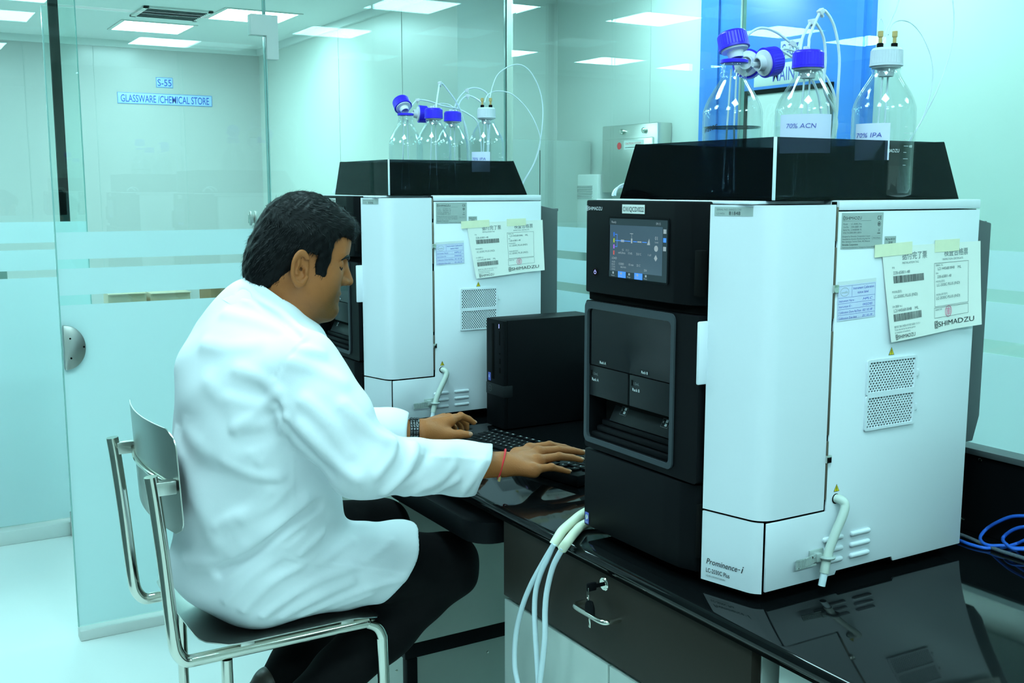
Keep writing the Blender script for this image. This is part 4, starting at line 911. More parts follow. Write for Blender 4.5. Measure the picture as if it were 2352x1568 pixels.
def sheet(fn, nu, nv, th, m):
    vs = []; fs = []
    for j in range(nv+1):
        for i in range(nu+1): vs.append(fn(i/nu, j/nv))
    n = len(vs); vs += [(p[0]+th[0], p[1]+th[1], p[2]+th[2]) for p in vs]; W = nu+1
    for j in range(nv):
        for i in range(nu): a = j*W+i; fs += [(a, a+1, a+W+1, a+W), (n+a, n+a+W, n+a+W+1, n+a+1)]
    for i in range(nu): fs += [(i, n+i, n+i+1, i+1), (nv*W+i, nv*W+i+1, n+nv*W+i+1, n+nv*W+i)]
    for j in range(nv): fs += [(j*W, j*W+W, n+j*W+W, n+j*W), (j*W+nu, n+j*W+nu, n+j*W+W+nu, j*W+W+nu)]
    return MB().add(vs, fs, m, True)
def rnd(u, v, r, W, H):               # unit square -> rounded rectangle half extents W, H
    a, b = (2*u-1), (2*v-1); lim = 1.
    ex = max(0, abs(b)*H-(H-r)); ix = r-math.sqrt(max(r*r-ex*ex, 0)); return a*(W-ix), b*H
def seat(u, v):
    a, b = rnd(u, v, .05, .19, .213)
    q = a/.19; z = .646 + .010*(max(0, -q-.55)/.45)**2*1.4 - .020*(max(0, q-.55)/.45)**2 - .006*math.cos(b/.213*math.pi/2)
    return (.672+a, CY+b, z)
sub(sheet(seat, 28, 24, (0, 0, -.0025), M['steel']), 'seat', M['satin'], t, base)
def back(u, v):
    a, b = rnd(u, v, .035, .198, .103)
    return (.452-.014*0+.024*(a/.198)**2-.020+.0-.05*b, CY+a, .972+b)
bk = sub(sheet(back, 24, 16, (.0022, 0, 0), M['steel']), 'backrest', M['satin'], t, base)
sub(MB().tube([(.4265+.024*(a/.178)**2+.0005, CY+a, .968) for a in np.linspace(-.168, .168, 15)], .0035, 8), 'back_rib', M['chrome'], bk, base)
# ------------------------------------------------------------------ the seated man
F32 = np.float32
def seg(P, a, b, ra, rb):             # round cone along a-b
    a = np.asarray(a, F32); b = np.asarray(b, F32); ab = b-a; q = P-a
    h = np.clip((q@ab)/F32(ab@ab), 0, 1); d = q-h[:, None]*ab
    return np.sqrt((d*d).sum(1)) - (F32(ra)+h*F32(rb-ra))
def chain(P, pts, rs, k=.0):
    out = None
    for i in range(len(pts)-1):
        d = seg(P, pts[i], pts[i+1], rs[i], rs[i+1]); out = d if out is None else smin(out, d, k)
    return out
def ell(P, c, r, R=None):
    q = P-np.asarray(c, F32)
    if R is not None: q = q@np.asarray(R, F32)
    r = np.asarray(r, F32); k0 = np.sqrt(((q/r)**2).sum(1)); k1 = np.sqrt(((q/(r*r))**2).sum(1))
    return k0*(k0-1)/np.maximum(k1, 1e-6)
def smin(a, b, k):
    if k <= 0: return np.minimum(a, b)
    h = np.maximum(k-np.abs(a-b), 0)/k
    return np.minimum(a, b)-h*h*k*F32(.25)
def smax(a, b, k): return -smin(-a, -b, k)
def plane(P, o, n):                   # negative on the side away from n
    n = np.asarray(n, F32); n = n/np.linalg.norm(n); return (P-np.asarray(o, F32))@n
def nets(fn, lo, hi, h):              # surface nets over a sparse grid
    lo = np.array(lo, F32); n = np.ceil((np.array(hi)-lo)/(4*h)).astype(int); cn = n+1
    g = np.stack(np.meshgrid(*[np.arange(c) for c in cn], indexing='ij'), -1).reshape(-1, 3)
    dc = fn((lo+g*F32(4*h)).astype(F32)).reshape(cn)
    near = np.abs(dc) < 4*h*2.2
    nb = np.zeros(n, bool)
    for a in (0, 1):
        for b in (0, 1):
            for c in (0, 1): nb |= near[a:a+n[0], b:b+n[1], c:c+n[2]]
    N = n*4+1
    D = np.full(N, 1., F32)
    up = np.repeat(np.repeat(np.repeat(dc, 4, 0), 4, 1), 4, 2)[:N[0], :N[1], :N[2]]; D[...] = np.where(up < 0, -1, 1)
    mk = np.zeros(N, bool); r = np.repeat(np.repeat(np.repeat(nb, 4, 0), 4, 1), 4, 2); mk[:-1, :-1, :-1] = r
    for ax in range(3):
        sh = np.roll(mk, 1, ax); sl = [slice(None)]*3; sl[ax] = 0; sh[tuple(sl)] = False; mk |= sh
    idx = np.argwhere(mk)
    vals = np.empty(len(idx), F32)
    for i in range(0, len(idx), 400000): vals[i:i+400000] = fn((lo+idx[i:i+400000]*F32(h)).astype(F32))
    D[mk] = vals
    s = D < 0
    cs = np.zeros(np.array(N)-1, np.int8)
    for a in (0, 1):
        for b in (0, 1):
            for c in (0, 1): cs += s[a:N[0]-1+a, b:N[1]-1+b, c:N[2]-1+c]
    act = (cs > 0) & (cs < 8); ci = np.argwhere(act); vid = -np.ones(act.shape, np.int64); vid[act] = np.arange(len(ci))
    acc = np.zeros((len(ci), 3)); cnt = np.zeros(len(ci))
    cor = [(a, b, c) for a in (0, 1) for b in (0, 1) for c in (0, 1)]
    dv = {c: D[ci[:, 0]+c[0], ci[:, 1]+c[1], ci[:, 2]+c[2]].astype(float) for c in cor}
    for i, p in enumerate(cor):
        for q in cor[i+1:]:
            if sum(abs(x-y) for x, y in zip(p, q)) != 1: continue
            a, b = dv[p], dv[q]; m = (a < 0) != (b < 0); t = np.where(m, a/np.where(m, a-b, 1), 0)
            pt = np.array(p)+t[:, None]*(np.array(q)-np.array(p)); acc += np.where(m[:, None], pt, 0); cnt += m
    V = lo+(ci+acc/np.maximum(cnt, 1)[:, None])*h
    faces = []
    for ax in range(3):
        u, v = (ax+1) % 3, (ax+2) % 3
        sl0 = [slice(1, -1)]*3; sl0[ax] = slice(0, -1); sl1 = list(sl0); sl1[ax] = slice(1, None)
        a = s[tuple(sl0)]; b = s[tuple(sl1)]; e = np.argwhere(a != b); off = np.array([1, 1, 1]); off[ax] = 0; e = e+off
        fl = s[e[:, 0], e[:, 1], e[:, 2]]
        def cell(du, dv_):
            q = e.copy(); q[:, u] -= du; q[:, v] -= dv_; return vid[q[:, 0], q[:, 1], q[:, 2]]
        qd = np.stack([cell(1, 1), cell(0, 1), cell(0, 0), cell(1, 0)], 1); qd[~fl] = qd[~fl][:, ::-1]; faces.append(qd)
    Fq = np.concatenate(faces); Fq = Fq[(Fq >= 0).all(1)]
    return V, Fq
def sdf_obj(name, parts, m, parent, base, smooth=1):   # parts: list of (fn, lo, hi, h) put into one mesh
    vs = []; fs = []; o = 0
    for fn, lo, hi, h in parts:
        V, Fq = nets(fn, lo, hi, h); vs.append(V-np.array(base)); fs.append(Fq+o); o += len(V)
    V = np.concatenate(vs); Fq = np.concatenate(fs)
    me = bpy.data.meshes.new(name); me.from_pydata(V.tolist(), [], Fq.tolist()); me.materials.append(m)
    me.polygons.foreach_set('use_smooth', [True]*len(me.polygons))
    if smooth:
        b = bmesh.new(); b.from_mesh(me)
        for _ in range(smooth): bmesh.ops.smooth_vert(b, verts=b.verts[:], factor=.5, use_axis_x=True, use_axis_y=True, use_axis_z=True)
        b.to_mesh(me); b.free()
    ob = bpy.data.objects.new(name, me); C.objects.link(ob)
    if parent is not None: ob.parent = parent
    return ob
# head frame: f forward, r to his right, u up
HO = np.array([.714, 2.055, 1.380]); hp = math.radians(15); hyaw = math.radians(-9)
Hf = np.array([math.cos(hp)*math.cos(hyaw), math.cos(hp)*math.sin(hyaw), -math.sin(hp)]); Hr = np.array([math.sin(hyaw), -math.cos(hyaw), 0]); Hu = np.cross(Hr, Hf)
HM = np.stack([Hf, Hr, Hu], 1)
def hw_(f, r, u): return HO+Hf*f+Hr*r+Hu*u
def head_local(P): return ((P-HO.astype(F32))@HM.astype(F32)).astype(F32)
def head_sdf(P):
    Q = head_local(P); A = np.abs(Q[:, 1]); Q2 = np.stack([Q[:, 0], A, Q[:, 2]], 1)
    d = ell(Q, (.010, 0, .034), (.086, .074, .084))
    d = smin(d, ell(Q, (.044, 0, -.012), (.060, .058, .084)), .03)
    d = smin(d, ell(Q2, (.050, .030, -.040), (.044, .034, .050)), .025)            # cheeks
    d = smin(d, seg(Q2, (.012, .052, -.046), (.080, .018, -.084), .016, .017), .035)  # jaw
    d = smin(d, ell(Q, (.092, 0, -.080), (.021, .023, .018)), .02)                   # chin
    d = smin(d, ell(Q, (.060, 0, -.090), (.04, .036, .014)), .025)                   # under the chin
    d = smin(d, seg(Q2, (.092, .008, .036), (.082, .042, .034), .010, .008), .015)   # brow
    d = smin(d, ell(Q, (.075, 0, .062), (.030, .050, .036)), .02)                    # forehead
    d = smax(d, -ell(Q2, (.101, .034, .016), (.013, .017, .011)), .012)              # eye sockets
    d = smin(d, ell(Q2, (.082, .032, .014), (.0135, .016, .0125)), .003)             # lowered lids
    d = smin(d, seg(Q, (.098, 0, .024), (.122, 0, -.016), .0075, .0095), .012)       # nose
    d = smin(d, ell(Q2, (.110, .0125, -.019), (.0115, .0075, .0085)), .006)
    d = smax(d, -ell(Q2, (.114, .0065, -.0275), (.006, .0035, .004)), .003)          # nostrils
    d = smin(d, ell(Q, (.092, 0, -.048), (.016, .026, .018)), .015)                  # mouth mound
    d = smin(d, ell(Q, (.1035, 0, -.0445), (.0075, .021, .0050)), .005)              # lips
    d = smin(d, ell(Q, (.1020, 0, -.0565), (.0080, .019, .0055)), .005)
    d = smax(d, -ell(Q, (.112, 0, -.0505), (.007, .024, .0014)), .003)
    # ears
    E = Q2-np.array([-.010, .072, -.016], F32); ce, se = math.cos(.28), math.sin(.28)
    E = np.stack([E[:, 0]*ce-E[:, 2]*se*-.0, E[:, 1], E[:, 2]], 1)
    tilt = math.radians(-8); ef = Q2[:, 0]-.004; eu = Q2[:, 2]+.012; er = Q2[:, 1]-.073
    ex = ef*math.cos(tilt)-eu*math.sin(tilt); ez = ef*math.sin(tilt)+eu*math.cos(tilt); yy = er-.25*(-ex)+0.0
    rad = np.sqrt((ex/.0175)**2+((ez-.002*np.sign(ez))/.0315)**2)
    plate = np.maximum((rad-1)*.017, np.abs(yy-.004)-.003)
    rim = np.sqrt(((rad-.90)*.0185)**2+(yy-.0105)**2)-.0042
    rim = np.where((ex > .006) & (ez < .018) & (ez > -.012), .02, rim)
    bowl = ell(np.stack([ex-.003, yy-.0125, ez+.003], 1), (0, 0, 0), (.0088, .0105, .0125))
    ear = smin(plate, rim, .003); ear = smin(ear, ell(np.stack([ex-.003, yy-.006, ez+.0265], 1), (0, 0, 0), (.009, .0045, .0085)), .005)
    ear = smin(ear, seg(np.stack([ex, yy, ez], 1), (-.004, .008, .020), (-.004, .0085, -.010), .0028, .0034), .004)
    ear = smax(ear, -bowl, .003); ear = smin(ear, ell(np.stack([ex-.0125, yy-.007, ez+.006], 1), (0, 0, 0), (.004, .004, .006)), .004)
    d = smin(d, ear, .004)
    # neck
    d = smin(d, seg(P, hw_(-.018, 0, -.045), (.664, 2.07, 1.22), .057, .060), .03)
    d = smin(d, seg(P, hw_(.018, 0, -.078), (.70, 2.07, 1.22), .045, .05), .03)
    return d
def finger(P, pts, r): return chain(P, pts, r, .002)
RW = pd(1148, 1066, 2.235)
RH = dict(idx=[pd(1216, 1030, 2.325), pd(1262, 1022, 2.345), pd(1296, 1028, 2.36), pd(1322, 1036, 2.37)],
          mid=[pd(1236, 1037, 2.295), pd(1284, 1033, 2.315), pd(1316, 1035, 2.325), pd(1338, 1039, 2.33)],
          rng=[pd(1236, 1056, 2.260), pd(1284, 1048, 2.285), pd(1314, 1051, 2.295), pd(1334, 1056, 2.30)],
          lit=[pd(1226, 1077, 2.230), pd(1266, 1073, 2.245), pd(1288, 1078, 2.255), pd(1306, 1083, 2.262)])
FR = dict(idx=(.0105, .0088, .0078, .0066), mid=(.0108, .0092, .0080, .0066), rng=(.0105, .0086, .0076, .0064), lit=(.0100, .0076, .0066, .0056))
RT_thumb = [pd(1186, 1042, 2.29), pd(1214, 1044, 2.35), pd(1240, 1050, 2.39), pd(1262, 1056, 2.40)]
def rhand(P):
    d = seg(P, RW-np.array([.09, .012, -.012]), RW, .030, .0265)
    for k, w0 in (('idx', -.012), ('mid', -.004), ('rng', .005), ('lit', .012)):
        d = smin(d, seg(P, RW+FW*(-w0)*.8+RT*.012, RH[k][0]-np.array([0, 0, .005]), .0185, .0142), .014)
    for k in RH: d = smin(d, finger(P, RH[k], FR[k]), .006)
    d = smin(d, finger(P, RT_thumb, (.014, .0118, .0100, .0080)), .010)
    for k in RH:                       # knuckles
        d = smin(d, ell(P, RH[k][0]+np.array([0, 0, .003]), (.0105, .0095, .0095)), .006)
        d = smin(d, ell(P, RH[k][1]+np.array([0, 0, .001]), (.0088, .0082, .0082)), .004)
    return d
LW = pd(958, 990, 2.43)
LH = dict(idx=[pd(1034, 966, 2.475), pd(1058, 955, 2.505), pd(1076, 962, 2.525), pd(1088, 970, 2.535)],
          mid=[pd(1030, 962, 2.515), pd(1056, 957, 2.555), pd(1070, 972, 2.57), pd(1072, 984, 2.57)],
          rng=[pd(1020, 962, 2.55), pd(1046, 962, 2.59), pd(1058, 977, 2.60), pd(1060, 988, 2.60)],
          lit=[pd(1010, 966, 2.58), pd(1032, 968, 2.61), pd(1044, 980, 2.62), pd(1047, 990, 2.62)])
L_thumb = [pd(986, 1000, 2.44), pd(1030, 998, 2.455), pd(1056, 997, 2.465), pd(1076, 998, 2.472)]
def lhand(P):
    d = seg(P, LW-RT*.09-FW*.02, LW, .030, .0265)
    for k in LH: d = smin(d, seg(P, LW+RT*.010+FW*(.022 if k in ('rng', 'lit') else .006), LH[k][0], .0185, .0140), .016)
    d = smin(d, seg(P, LW+RT*.016, L_thumb[1], .020, .0128), .016)
    for k in LH: d = smin(d, finger(P, LH[k], FR[k]), .006)
    d = smin(d, finger(P, L_thumb, (.016, .0118, .0100, .0082)), .008)
    for k in LH: d = smin(d, ell(P, LH[k][1], (.0088, .0086, .0086)), .004)
    d = smin(d, ell(P, L_thumb[2], (.0108, .0102, .0100)), .004)
    return d
# limbs
SR, ER = np.array([.672, 1.895, 1.185]), pd(838, 1068, 1.985)
SL, EL = np.array([.690, 2.235, 1.190]), np.array([.80, 2.33, .985])
def arms_torso(P):
    d = ell(P, (.64, 2.065, 1.02), (.115, .16, .22)); d = smin(d, seg(P, SR, SL, .05, .05), .06)
    d = smin(d, chain(P, [SR, ER, RW-np.array([.06, .008, -.008])], (.045, .038, .029), .01), .02)
    d = smin(d, chain(P, [SL, EL, LW-RT*.07-FW*.012], (.045, .038, .029), .01), .02)
    d = smin(d, seg(P, (.668, 2.065, 1.215), (.65, 2.065, 1.15), .050, .08), .04)
    d = smin(d, ell(P, (.640, 2.13, .80), (.12, .13, .11)), .05)
    return d
HEMR = (np.array([.912, 2.035, .715]), np.array([.82, 0, -.55]))
FOLD = []                              # (polyline, radius, height) laid on the cloth
def coat_base(P):
    d = ell(P, (.632, 2.075, 1.06), (.148, .205, .20))
    d = smin(d, ell(P, (.640, 2.085, 1.165), (.138, .200, .135)), .05)
    d = smin(d, ell(P, (.640, 2.10, .905), (.172, .190, .20)), .06)
    d = smin(d, ell(P, (.644, 2.145, .752), (.178, .180, .118)), .05)
    d = smin(d, seg(P, SR, SL, .066, .066), .05)
    d = smin(d, seg(P, (.642, 2.07, 1.262), (.655, 2.07, 1.19), .0825, .113), .045)
    # thighs under cloth
    d = smin(d, seg(P, (.63, 2.055, .742), (.935, 2.035, .722), .106, .083), .05)
    d = smin(d, seg(P, (.65, 2.265, .742), (.84, 2.280, .727), .100, .085), .05)
    d = smax(d, plane(P, *HEMR), .006)
    d = smax(d, -(P[:, 2]-.6520), .006)
    rem = np.maximum(-plane(P, (.825, 2.3, .77), (.85, .1, -.25)), F32(2.155)-P[:, 1])
    return smax(d, -rem, .006)
def sleeves(P):
    r = chain(P, [SR+np.array([.0, -.004, -.006]), SR*.5+ER*.5+np.array([-.012, -.006, .0]), ER+np.array([-.008, 0, .004]), RW-np.array([.090, .012, -.006]), RW+np.array([.012, .0, .0])], (.078, .073, .060, .050, .0445), .035)
    cr = RW-RT*.030; nr = RT*.92-np.array([0, 0, .34]); r = smax(r, plane(P, cr, nr), .003)
    l = chain(P, [SL, EL, LW-RT*.060-FW*.01, LW-RT*.018-FW*.004], (.075, .058, .047, .042), .03)
    l = smax(l, plane(P, LW-RT*.020-FW*.004, RT*.97-np.array([0, 0, .10])), .003)
    return r, l
COL_C = np.array([.684, 2.066, 1.296]); COL_N = np.array([.634, -.03, .773]); COL_N = COL_N/np.linalg.norm(COL_N)
def collar(P):
    ax = COL_C-COL_N*.085; q = P-COL_C.astype(F32); h = q@COL_N.astype(F32)
    u = np.cross(COL_N, [0, 1, 0]); u = u/np.linalg.norm(u); v = np.cross(COL_N, u)
    a = q@u.astype(F32); b = q@v.astype(F32); w = np.clip(-h, 0, .09)
    rho = np.sqrt((a/(.080+.22*w))**2+(b/(.071+.30*w))**2); d = np.abs((rho-1)*.074)-.0035
    return smax(smax(d, h, .003), -h-.085, .003), (rho-1)*.074, h
def wrinkle(P):
    x, y, z = P[:, 0], P[:, 1], P[:, 2]
    return (.0030*np.sin(28*x+34*z+9*y+2*np.sin(9*z+6*y))*np.sin(17*y-11*z+3+np.sin(14*x)) + .0014*np.sin(61*z-43*x+25*y+3*np.sin(11*x))).astype(F32)
def coat_sdf(P):
    d = coat_base(P); r, l = sleeves(P)
    d = smin(d, r, .013); d = smin(d, l, .013)
    c, inner, h = collar(P)
    d = smax(d, -smax(inner+.006, -h-.030, .004), .004)      # open neck
    d = d - wrinkle(P)
    for pl, rad, ht in FOLD:
        lo = pl.min(0)-.03; hi = pl.max(0)+.03; m = ((P > lo) & (P < hi)).all(1)
        if not m.any(): continue
        Q = P[m]; q = None
        for i in range(len(pl)-1):
            e = seg(Q, pl[i], pl[i+1], 0, 0); q = e if q is None else np.minimum(q, e)
        d[m] -= F32(1.45 if rad > .005 else 1.)*ht*np.exp(-(q/rad)**2)
    # hollow cuffs and hem
    d = smax(d, -seg(P, RW-np.array([.06, .008, -.003]), RW+RT*.03, .0385, .0385), .003)
    d = smax(d, -seg(P, LW-RT*.05, LW+RT*.03, .0365, .0365), .003)
    d = smax(d, -seg(P, (.83, 2.04, .722), (1.04, 2.035, .712), .075, .070), .004)
    return d
def surf(px, py, d0=1.6, d1=2.7, fn=None):              # where the line of sight meets the cloth
    fn = fn or coat_sdf
    t = np.linspace(d0, d1, 551); Pq = np.array([pd(px, py, q) for q in t], F32); v = fn(Pq)
    i = int(np.argmax(v < .001)); return Pq[i] if v[i] < .001 else None
def fold(px, rad=.008, ht=.004):
    pts = [surf(x, y) for x, y in spline([(a, b, 0) for a, b in px], 3) and [(p[0], p[1]) for p in spline([(a, b, 0) for a, b in px], 3)]]
    pts = [p for p in pts if p is not None]
    if len(pts) > 1: NEWF.append((np.array(pts, F32), rad, ht))
KR = np.array([1.055, 2.062, .676]); KL = np.array([1.0, 2.292, .710])
def trousers_sdf(P):
    d = ell(P, (.635, 2.145, .755), (.135, .15, .095))
    d = smin(d, chain(P, [(.65, 2.055, .738), (.85, 2.042, .722), KR], (.086, .080, .070), .02), .03)
    d = smin(d, chain(P, [KR, (.912, 2.092, .552), (.71, 2.10, .395)], (.071, .068, .052), .03), .03)
    d = smin(d, chain(P, [(.65, 2.265, .738), (.83, 2.278, .728), KL], (.090, .082, .066), .02), .03)
    d = smin(d, chain(P, [KL, (.86, 2.285, .555), (.735, 2.27, .405)], (.066, .062, .048), .03), .03)
    d = smax(d, -(P[:, 2]-.6545-.0*P[:, 0]) if False else d, 0)
    x, y, z = P[:, 0], P[:, 1], P[:, 2]
    d = d - (.0022*np.sin(40*x+55*z+10*y)*np.sin(20*y+15*x-22*z)).astype(F32)
    m = np.maximum(np.maximum(z-F32(.6530), x-F32(.862)), F32(.58)-z)   # the seat carries him: flat underside above it
    return smax(d, -m, .008)
def shoe_sdf(c, s=1):
    def f(P):
        d = seg(P, c+np.array([-.055, 0, .0]), c+np.array([.13, .0, -.012]), .040, .034); d = smin(d, seg(P, c+np.array([-.05, 0, .0]), c+np.array([-.03, 0, .045]), .038, .040), .03)
        return smax(d, -(P[:, 2]-(c[2]-.038)), .004)
    return f
def bnd(Hd, W_, th):
    q = np.array(sum(Hd.values(), []) + [W_, W_-RT*.09-FW*.02] + th); return q.min(0)-.035, q.max(0)+.035
def build_man():
    base = (.62, 2.06, .655)
    body = sdf_obj('person', [(head_sdf, (.57, 1.94, 1.20), (.86, 2.17, 1.50), .0019), (rhand, *bnd(RH, RW, RT_thumb), .0022), (lhand, *bnd(LH, LW, L_thumb), .0022), (arms_torso, (.46, 1.76, .66), (1.16, 2.40, 1.32), .008)], M['skin'], None, base)
    body.location = base
    tag(body, 'seated man in a white lab coat typing, short black hair, head bowed', 'person')
    global NEWF; NEWF = []
    for f in COAT_FOLDS: fold(*f)
    FOLD.extend(NEWF)
    coat = sdf_obj('lab_coat', [(coat_sdf, (.40, 1.72, .63), (1.20, 2.46, 1.40), .0038)], M['coat'], body, base, 1)
    coat['label'] = 'long white lab coat with a small collar'
    tr = sdf_obj('trousers', [(trousers_sdf, (.44, 1.90, .36), (1.16, 2.46, .90), .005)], M['trouser'], body, base, 2); tr['label'] = 'black trousers'
    for c in (np.array([.735, 2.27, .352]), np.array([.70, 2.10, .350])):
        sdf_obj('shoe', [(shoe_sdf(c), c-np.array([.14, .08, .08]), c+np.array([.22, .08, .12]), .005)], M['shoe'], body, base, 1)
    cu = np.cross(COL_N, [0, 1, 0]); cu = cu/np.linalg.norm(cu); cv = np.cross(COL_N, cu); vs = []; fs = []; n = 64
    prof = [(.0, -.062, .0945, .0858), (.0000, -.046, .0925, .0840), (.0, -.030, .0885, .0800), (.0, -.010, .0830, .0745), (.0, .002, .0815, .0730), (.0, .0035, .0800, .0715), (.0, .002, .0785, .0700), (.0, -.020, .0800, .0715), (.0, -.052, .0865, .078), (.0, -.062, .0885, .080)]
    for q, h_, ra, rb in prof:
        for k in range(n):
            a = 2*math.pi*k/n; hh = h_-.006*(h_ > -.04)*max(0, math.cos(a))**6*0
            vs.append(tuple(COL_C+COL_N*hh+cu*math.cos(a)*ra+cv*math.sin(a)*rb-np.array(base)))
    m_ = len(prof)
    for i in range(m_):
        j = (i+1) % m_
        for k in range(n): fs.append((i*n+k, i*n+(k+1) % n, j*n+(k+1) % n, j*n+k))
    MB().add(vs, fs, None, True).obj('collar', M['coat'], coat)
    # hair cap, brows, lashes
    def hairline(Q):                    # > 0 where hair grows
        f, r, u = Q[:, 0], np.abs(Q[:, 1]), Q[:, 2]
        top = u-(.083-.30*(r-.0)*0+.0*f)                     # above the forehead
        front = .070+.0*u-f
        side = np.where(f > .012, u-(.060+1.1*(f-.052)), u-(-.012-1.0*(f+.02)*0))
        back = u+.040+.35*(-f-.03)
        burn = np.minimum(np.minimum(f-.012, .046-f), u+.022)   # sideburn
        g = np.maximum(np.minimum(f*0+1, u-np.interp(f, [-.12, -.06, -.030, -.012, .004, .014, .030, .050, .070, .10], [-.062, -.056, -.040, -.006, .022, .022, .026, .050, .072, .072])), np.where(burn > 0, burn, -1))
        return g
    def hair(P):
        Q = head_local(P); A = np.abs(Q[:, 1]); f, u = Q[:, 0], Q[:, 2]
        d = ell(Q, (.012, 0, .042), (.0955, .0835, .0985)); d = smin(d, ell(Q, (.072, 0, .086), (.042, .052, .028)), .03)
        d = smin(d, ell(Q, (-.044, 0, -.020), (.048, .066, .068)), .03)
        d = smin(d, ell(np.stack([f, A, u], 1), (.047, .0645, .004), (.0150, .0085, .028)), .008)
        hl = np.interp(f, [-.12, -.080, -.052, -.030, -.014, .000, .018, .030, .042, .054, .066, .078, .10, .13], [-.084, -.088, -.082, -.066, -.036, .004, .024, .020, .030, .044, .060, .067, .067, .060])
        burn = np.maximum(np.maximum(.0325-f, f-.0605), -(u+.022))
        cut = np.where((A > .03), np.minimum(hl-u, burn), hl-u)
        d = smax(d, cut.astype(F32), .006)
        n = .0012*np.sin(210*Q[:, 0]+90*Q[:, 2]+3*np.sin(120*Q[:, 1]))*np.sin(160*Q[:, 1]+70*Q[:, 2]+2*np.sin(95*Q[:, 0]))+.0006*np.sin(330*Q[:, 0]-240*Q[:, 2]+150*Q[:, 1])
        return d-n.astype(F32)
    ho = sdf_obj('hair', [(hair, (.58, 1.95, 1.26), (.88, 2.16, 1.54), .0024)], M['hair'], body, base, 1); ho['label'] = 'short thick black hair'
    me = ho.data; rr = random.Random(3); st = MB()
    nv = len(me.vertices); no = [v.normal.copy() for v in me.vertices]
    for i in rr.sample(range(nv), min(7000, nv)):          # short locks
        v = me.vertices[i].co; n = no[i]; wpos = np.array(v)+np.array(base); q = (wpos-HO)@HM
        flow = Vector(Hf*.55*(1 if q[2] > .06 else .0)-Hu*(.2 if q[2] > .08 else .9)-Hf*(.35 if q[2] < .06 else 0))
        flow = flow-n*flow.dot(n); 
        if flow.length < 1e-4: continue
        flow.normalize(); L_ = rr.uniform(.007, .014); d1 = (flow+n*rr.uniform(.15, .55)+Vector((rr.uniform(-.3, .3), rr.uniform(-.3, .3), rr.uniform(-.3, .3)))).normalized()
        s_ = n.cross(flow).normalized()*.0006; a = v-n*.001; tip = a+d1*L_; mid = a+d1*L_*.55+n*.0006
        st.add([a-s_, a+s_, mid+s_*.8, mid-s_*.8, tip], [(0, 1, 2, 3), (3, 2, 4)], None, True)
    b0 = len(me.vertices)
    sm = st.obj('hair_locks', M['hair'], ho)
    # brows and lashes follow the face
    def on_face(f, r, u, outw=.0012):
        p = hw_(f, r, u); n = Hf; P = np.array([p+n*q for q in np.linspace(.05, -.06, 221)], F32); v = head_sdf(P); i = int(np.argmax(v < 0)); return P[i]+n*outw
    for sg in (-1, 1):
        pts = [on_face(.095, sg*r, u) for r, u in ((.010, .027), (.020, .0305), (.030, .032), (.040, .0295), (.049, .023))]
        sub(MB().tube(spline(pts, 4), [.0044*math.sin(math.pi*(.22+.7*i/16)) for i in range(17)], 8), 'eyebrow', M['hair'], body, base)
        pts = [on_face(.090, sg*r, u, .0004) for r, u in ((.020, .0075), (.027, .0045), (.034, .0035), (.041, .0050), (.047, .0085))]
        sub(MB().tube(spline(pts, 4), [.0013]*17, 6), 'eyelash', M['hair'], body, base)
    lp = MB()
    # nails
    def nail(tip, prev, upv, r):
        d = Vector(tip-prev).normalized(); u = Vector(upv); u = (u-d*u.dot(d)).normalized(); s = d.cross(u)
        X = Matrix(((d.x, s.x, u.x, tip[0]+u.x*r*.62+d.x*r*.15), (d.y, s.y, u.y, tip[1]+u.y*r*.62+d.y*r*.15), (d.z, s.z, u.z, tip[2]+u.z*r*.62+d.z*r*.15), (0, 0, 0, 1)))
        b = bmesh.new(); bmesh.ops.create_uvsphere(b, u_segments=14, v_segments=8, radius=1)
        for v in b.verts: v.co = Vector((v.co.x*r*1.0, v.co.y*r*.78, v.co.z*r*.42-.18*r*v.co.y**2))
        return MB().bm(b, None, True, X)
    for k in RH: sub(nail(RH[k][3], RH[k][2], (-.1, -.1, 1), FR[k][3]), 'fingernail', M['nail'], body, base)
    sub(nail(L_thumb[3], L_thumb[2], (-.3, -.75, .6), .0082), 'fingernail', M['nail'], body, base)
    sub(nail(LH['idx'][3], LH['idx'][2], (.2, -.2, 1), .0066), 'fingernail', M['nail'], body, base)
    # watch on the left wrist, red thread on the right
    def loop(c, axis, r, n=28, sq=1.):
        a = Vector(axis).normalized(); u = a.orthogonal().normalized(); u = Vector((0, 0, 1))-a*a.z; u.normalize(); v = a.cross(u)
        return [Vector(c)+u*math.cos(2*math.pi*k/n)*r*sq+v*math.sin(2*math.pi*k/n)*r for k in range(n)]
    mb = MB(); wc = LW-RT*.006
    for o_ in (-.0085, -.0045, 0, .0045, .0085): mb.tube(loop(wc+RT*o_, RT*.97+FW*.1, .0288), .0026, 8, closed=True)
    for k_, p in enumerate(loop(wc, RT*.97+FW*.1, .0302, 26)):
        n = (p-Vector(wc)).normalized()
        for o_ in (-.0065, 0, .0065):
            b = Vector(p)+Vector(RT)*o_; mb.box((-.0028, -.0026, -.0016), (.0028, .0026, .0016), .0008, X=Matrix.Translation(b) @ n.to_track_quat('Z', 'X').to_matrix().to_4x4())
    sub(mb, 'wristwatch', M['watch'], body, base, label='dark steel link watch')
    rc = RW+RT*.000; lpz = loop(rc+RT*.004, RT*.95-np.array([0, 0, .25]), .0322, 32)
    th_ = sub(MB().tube(lpz, .0019, 8, closed=True), 'wrist_thread', M['red'], body, base, label='red thread bracelet')
    q = min(lpz, key=lambda p: (p.z*1.0 + Vector(FW).dot(p)*.8))
    sub(MB().tube([q+Vector((0, 0, .010)), q+Vector((.001, -.002, 0)), q+Vector((0, 0, -.008))], .0028, 8), 'bead', M['amber'], th_, base)
    return body
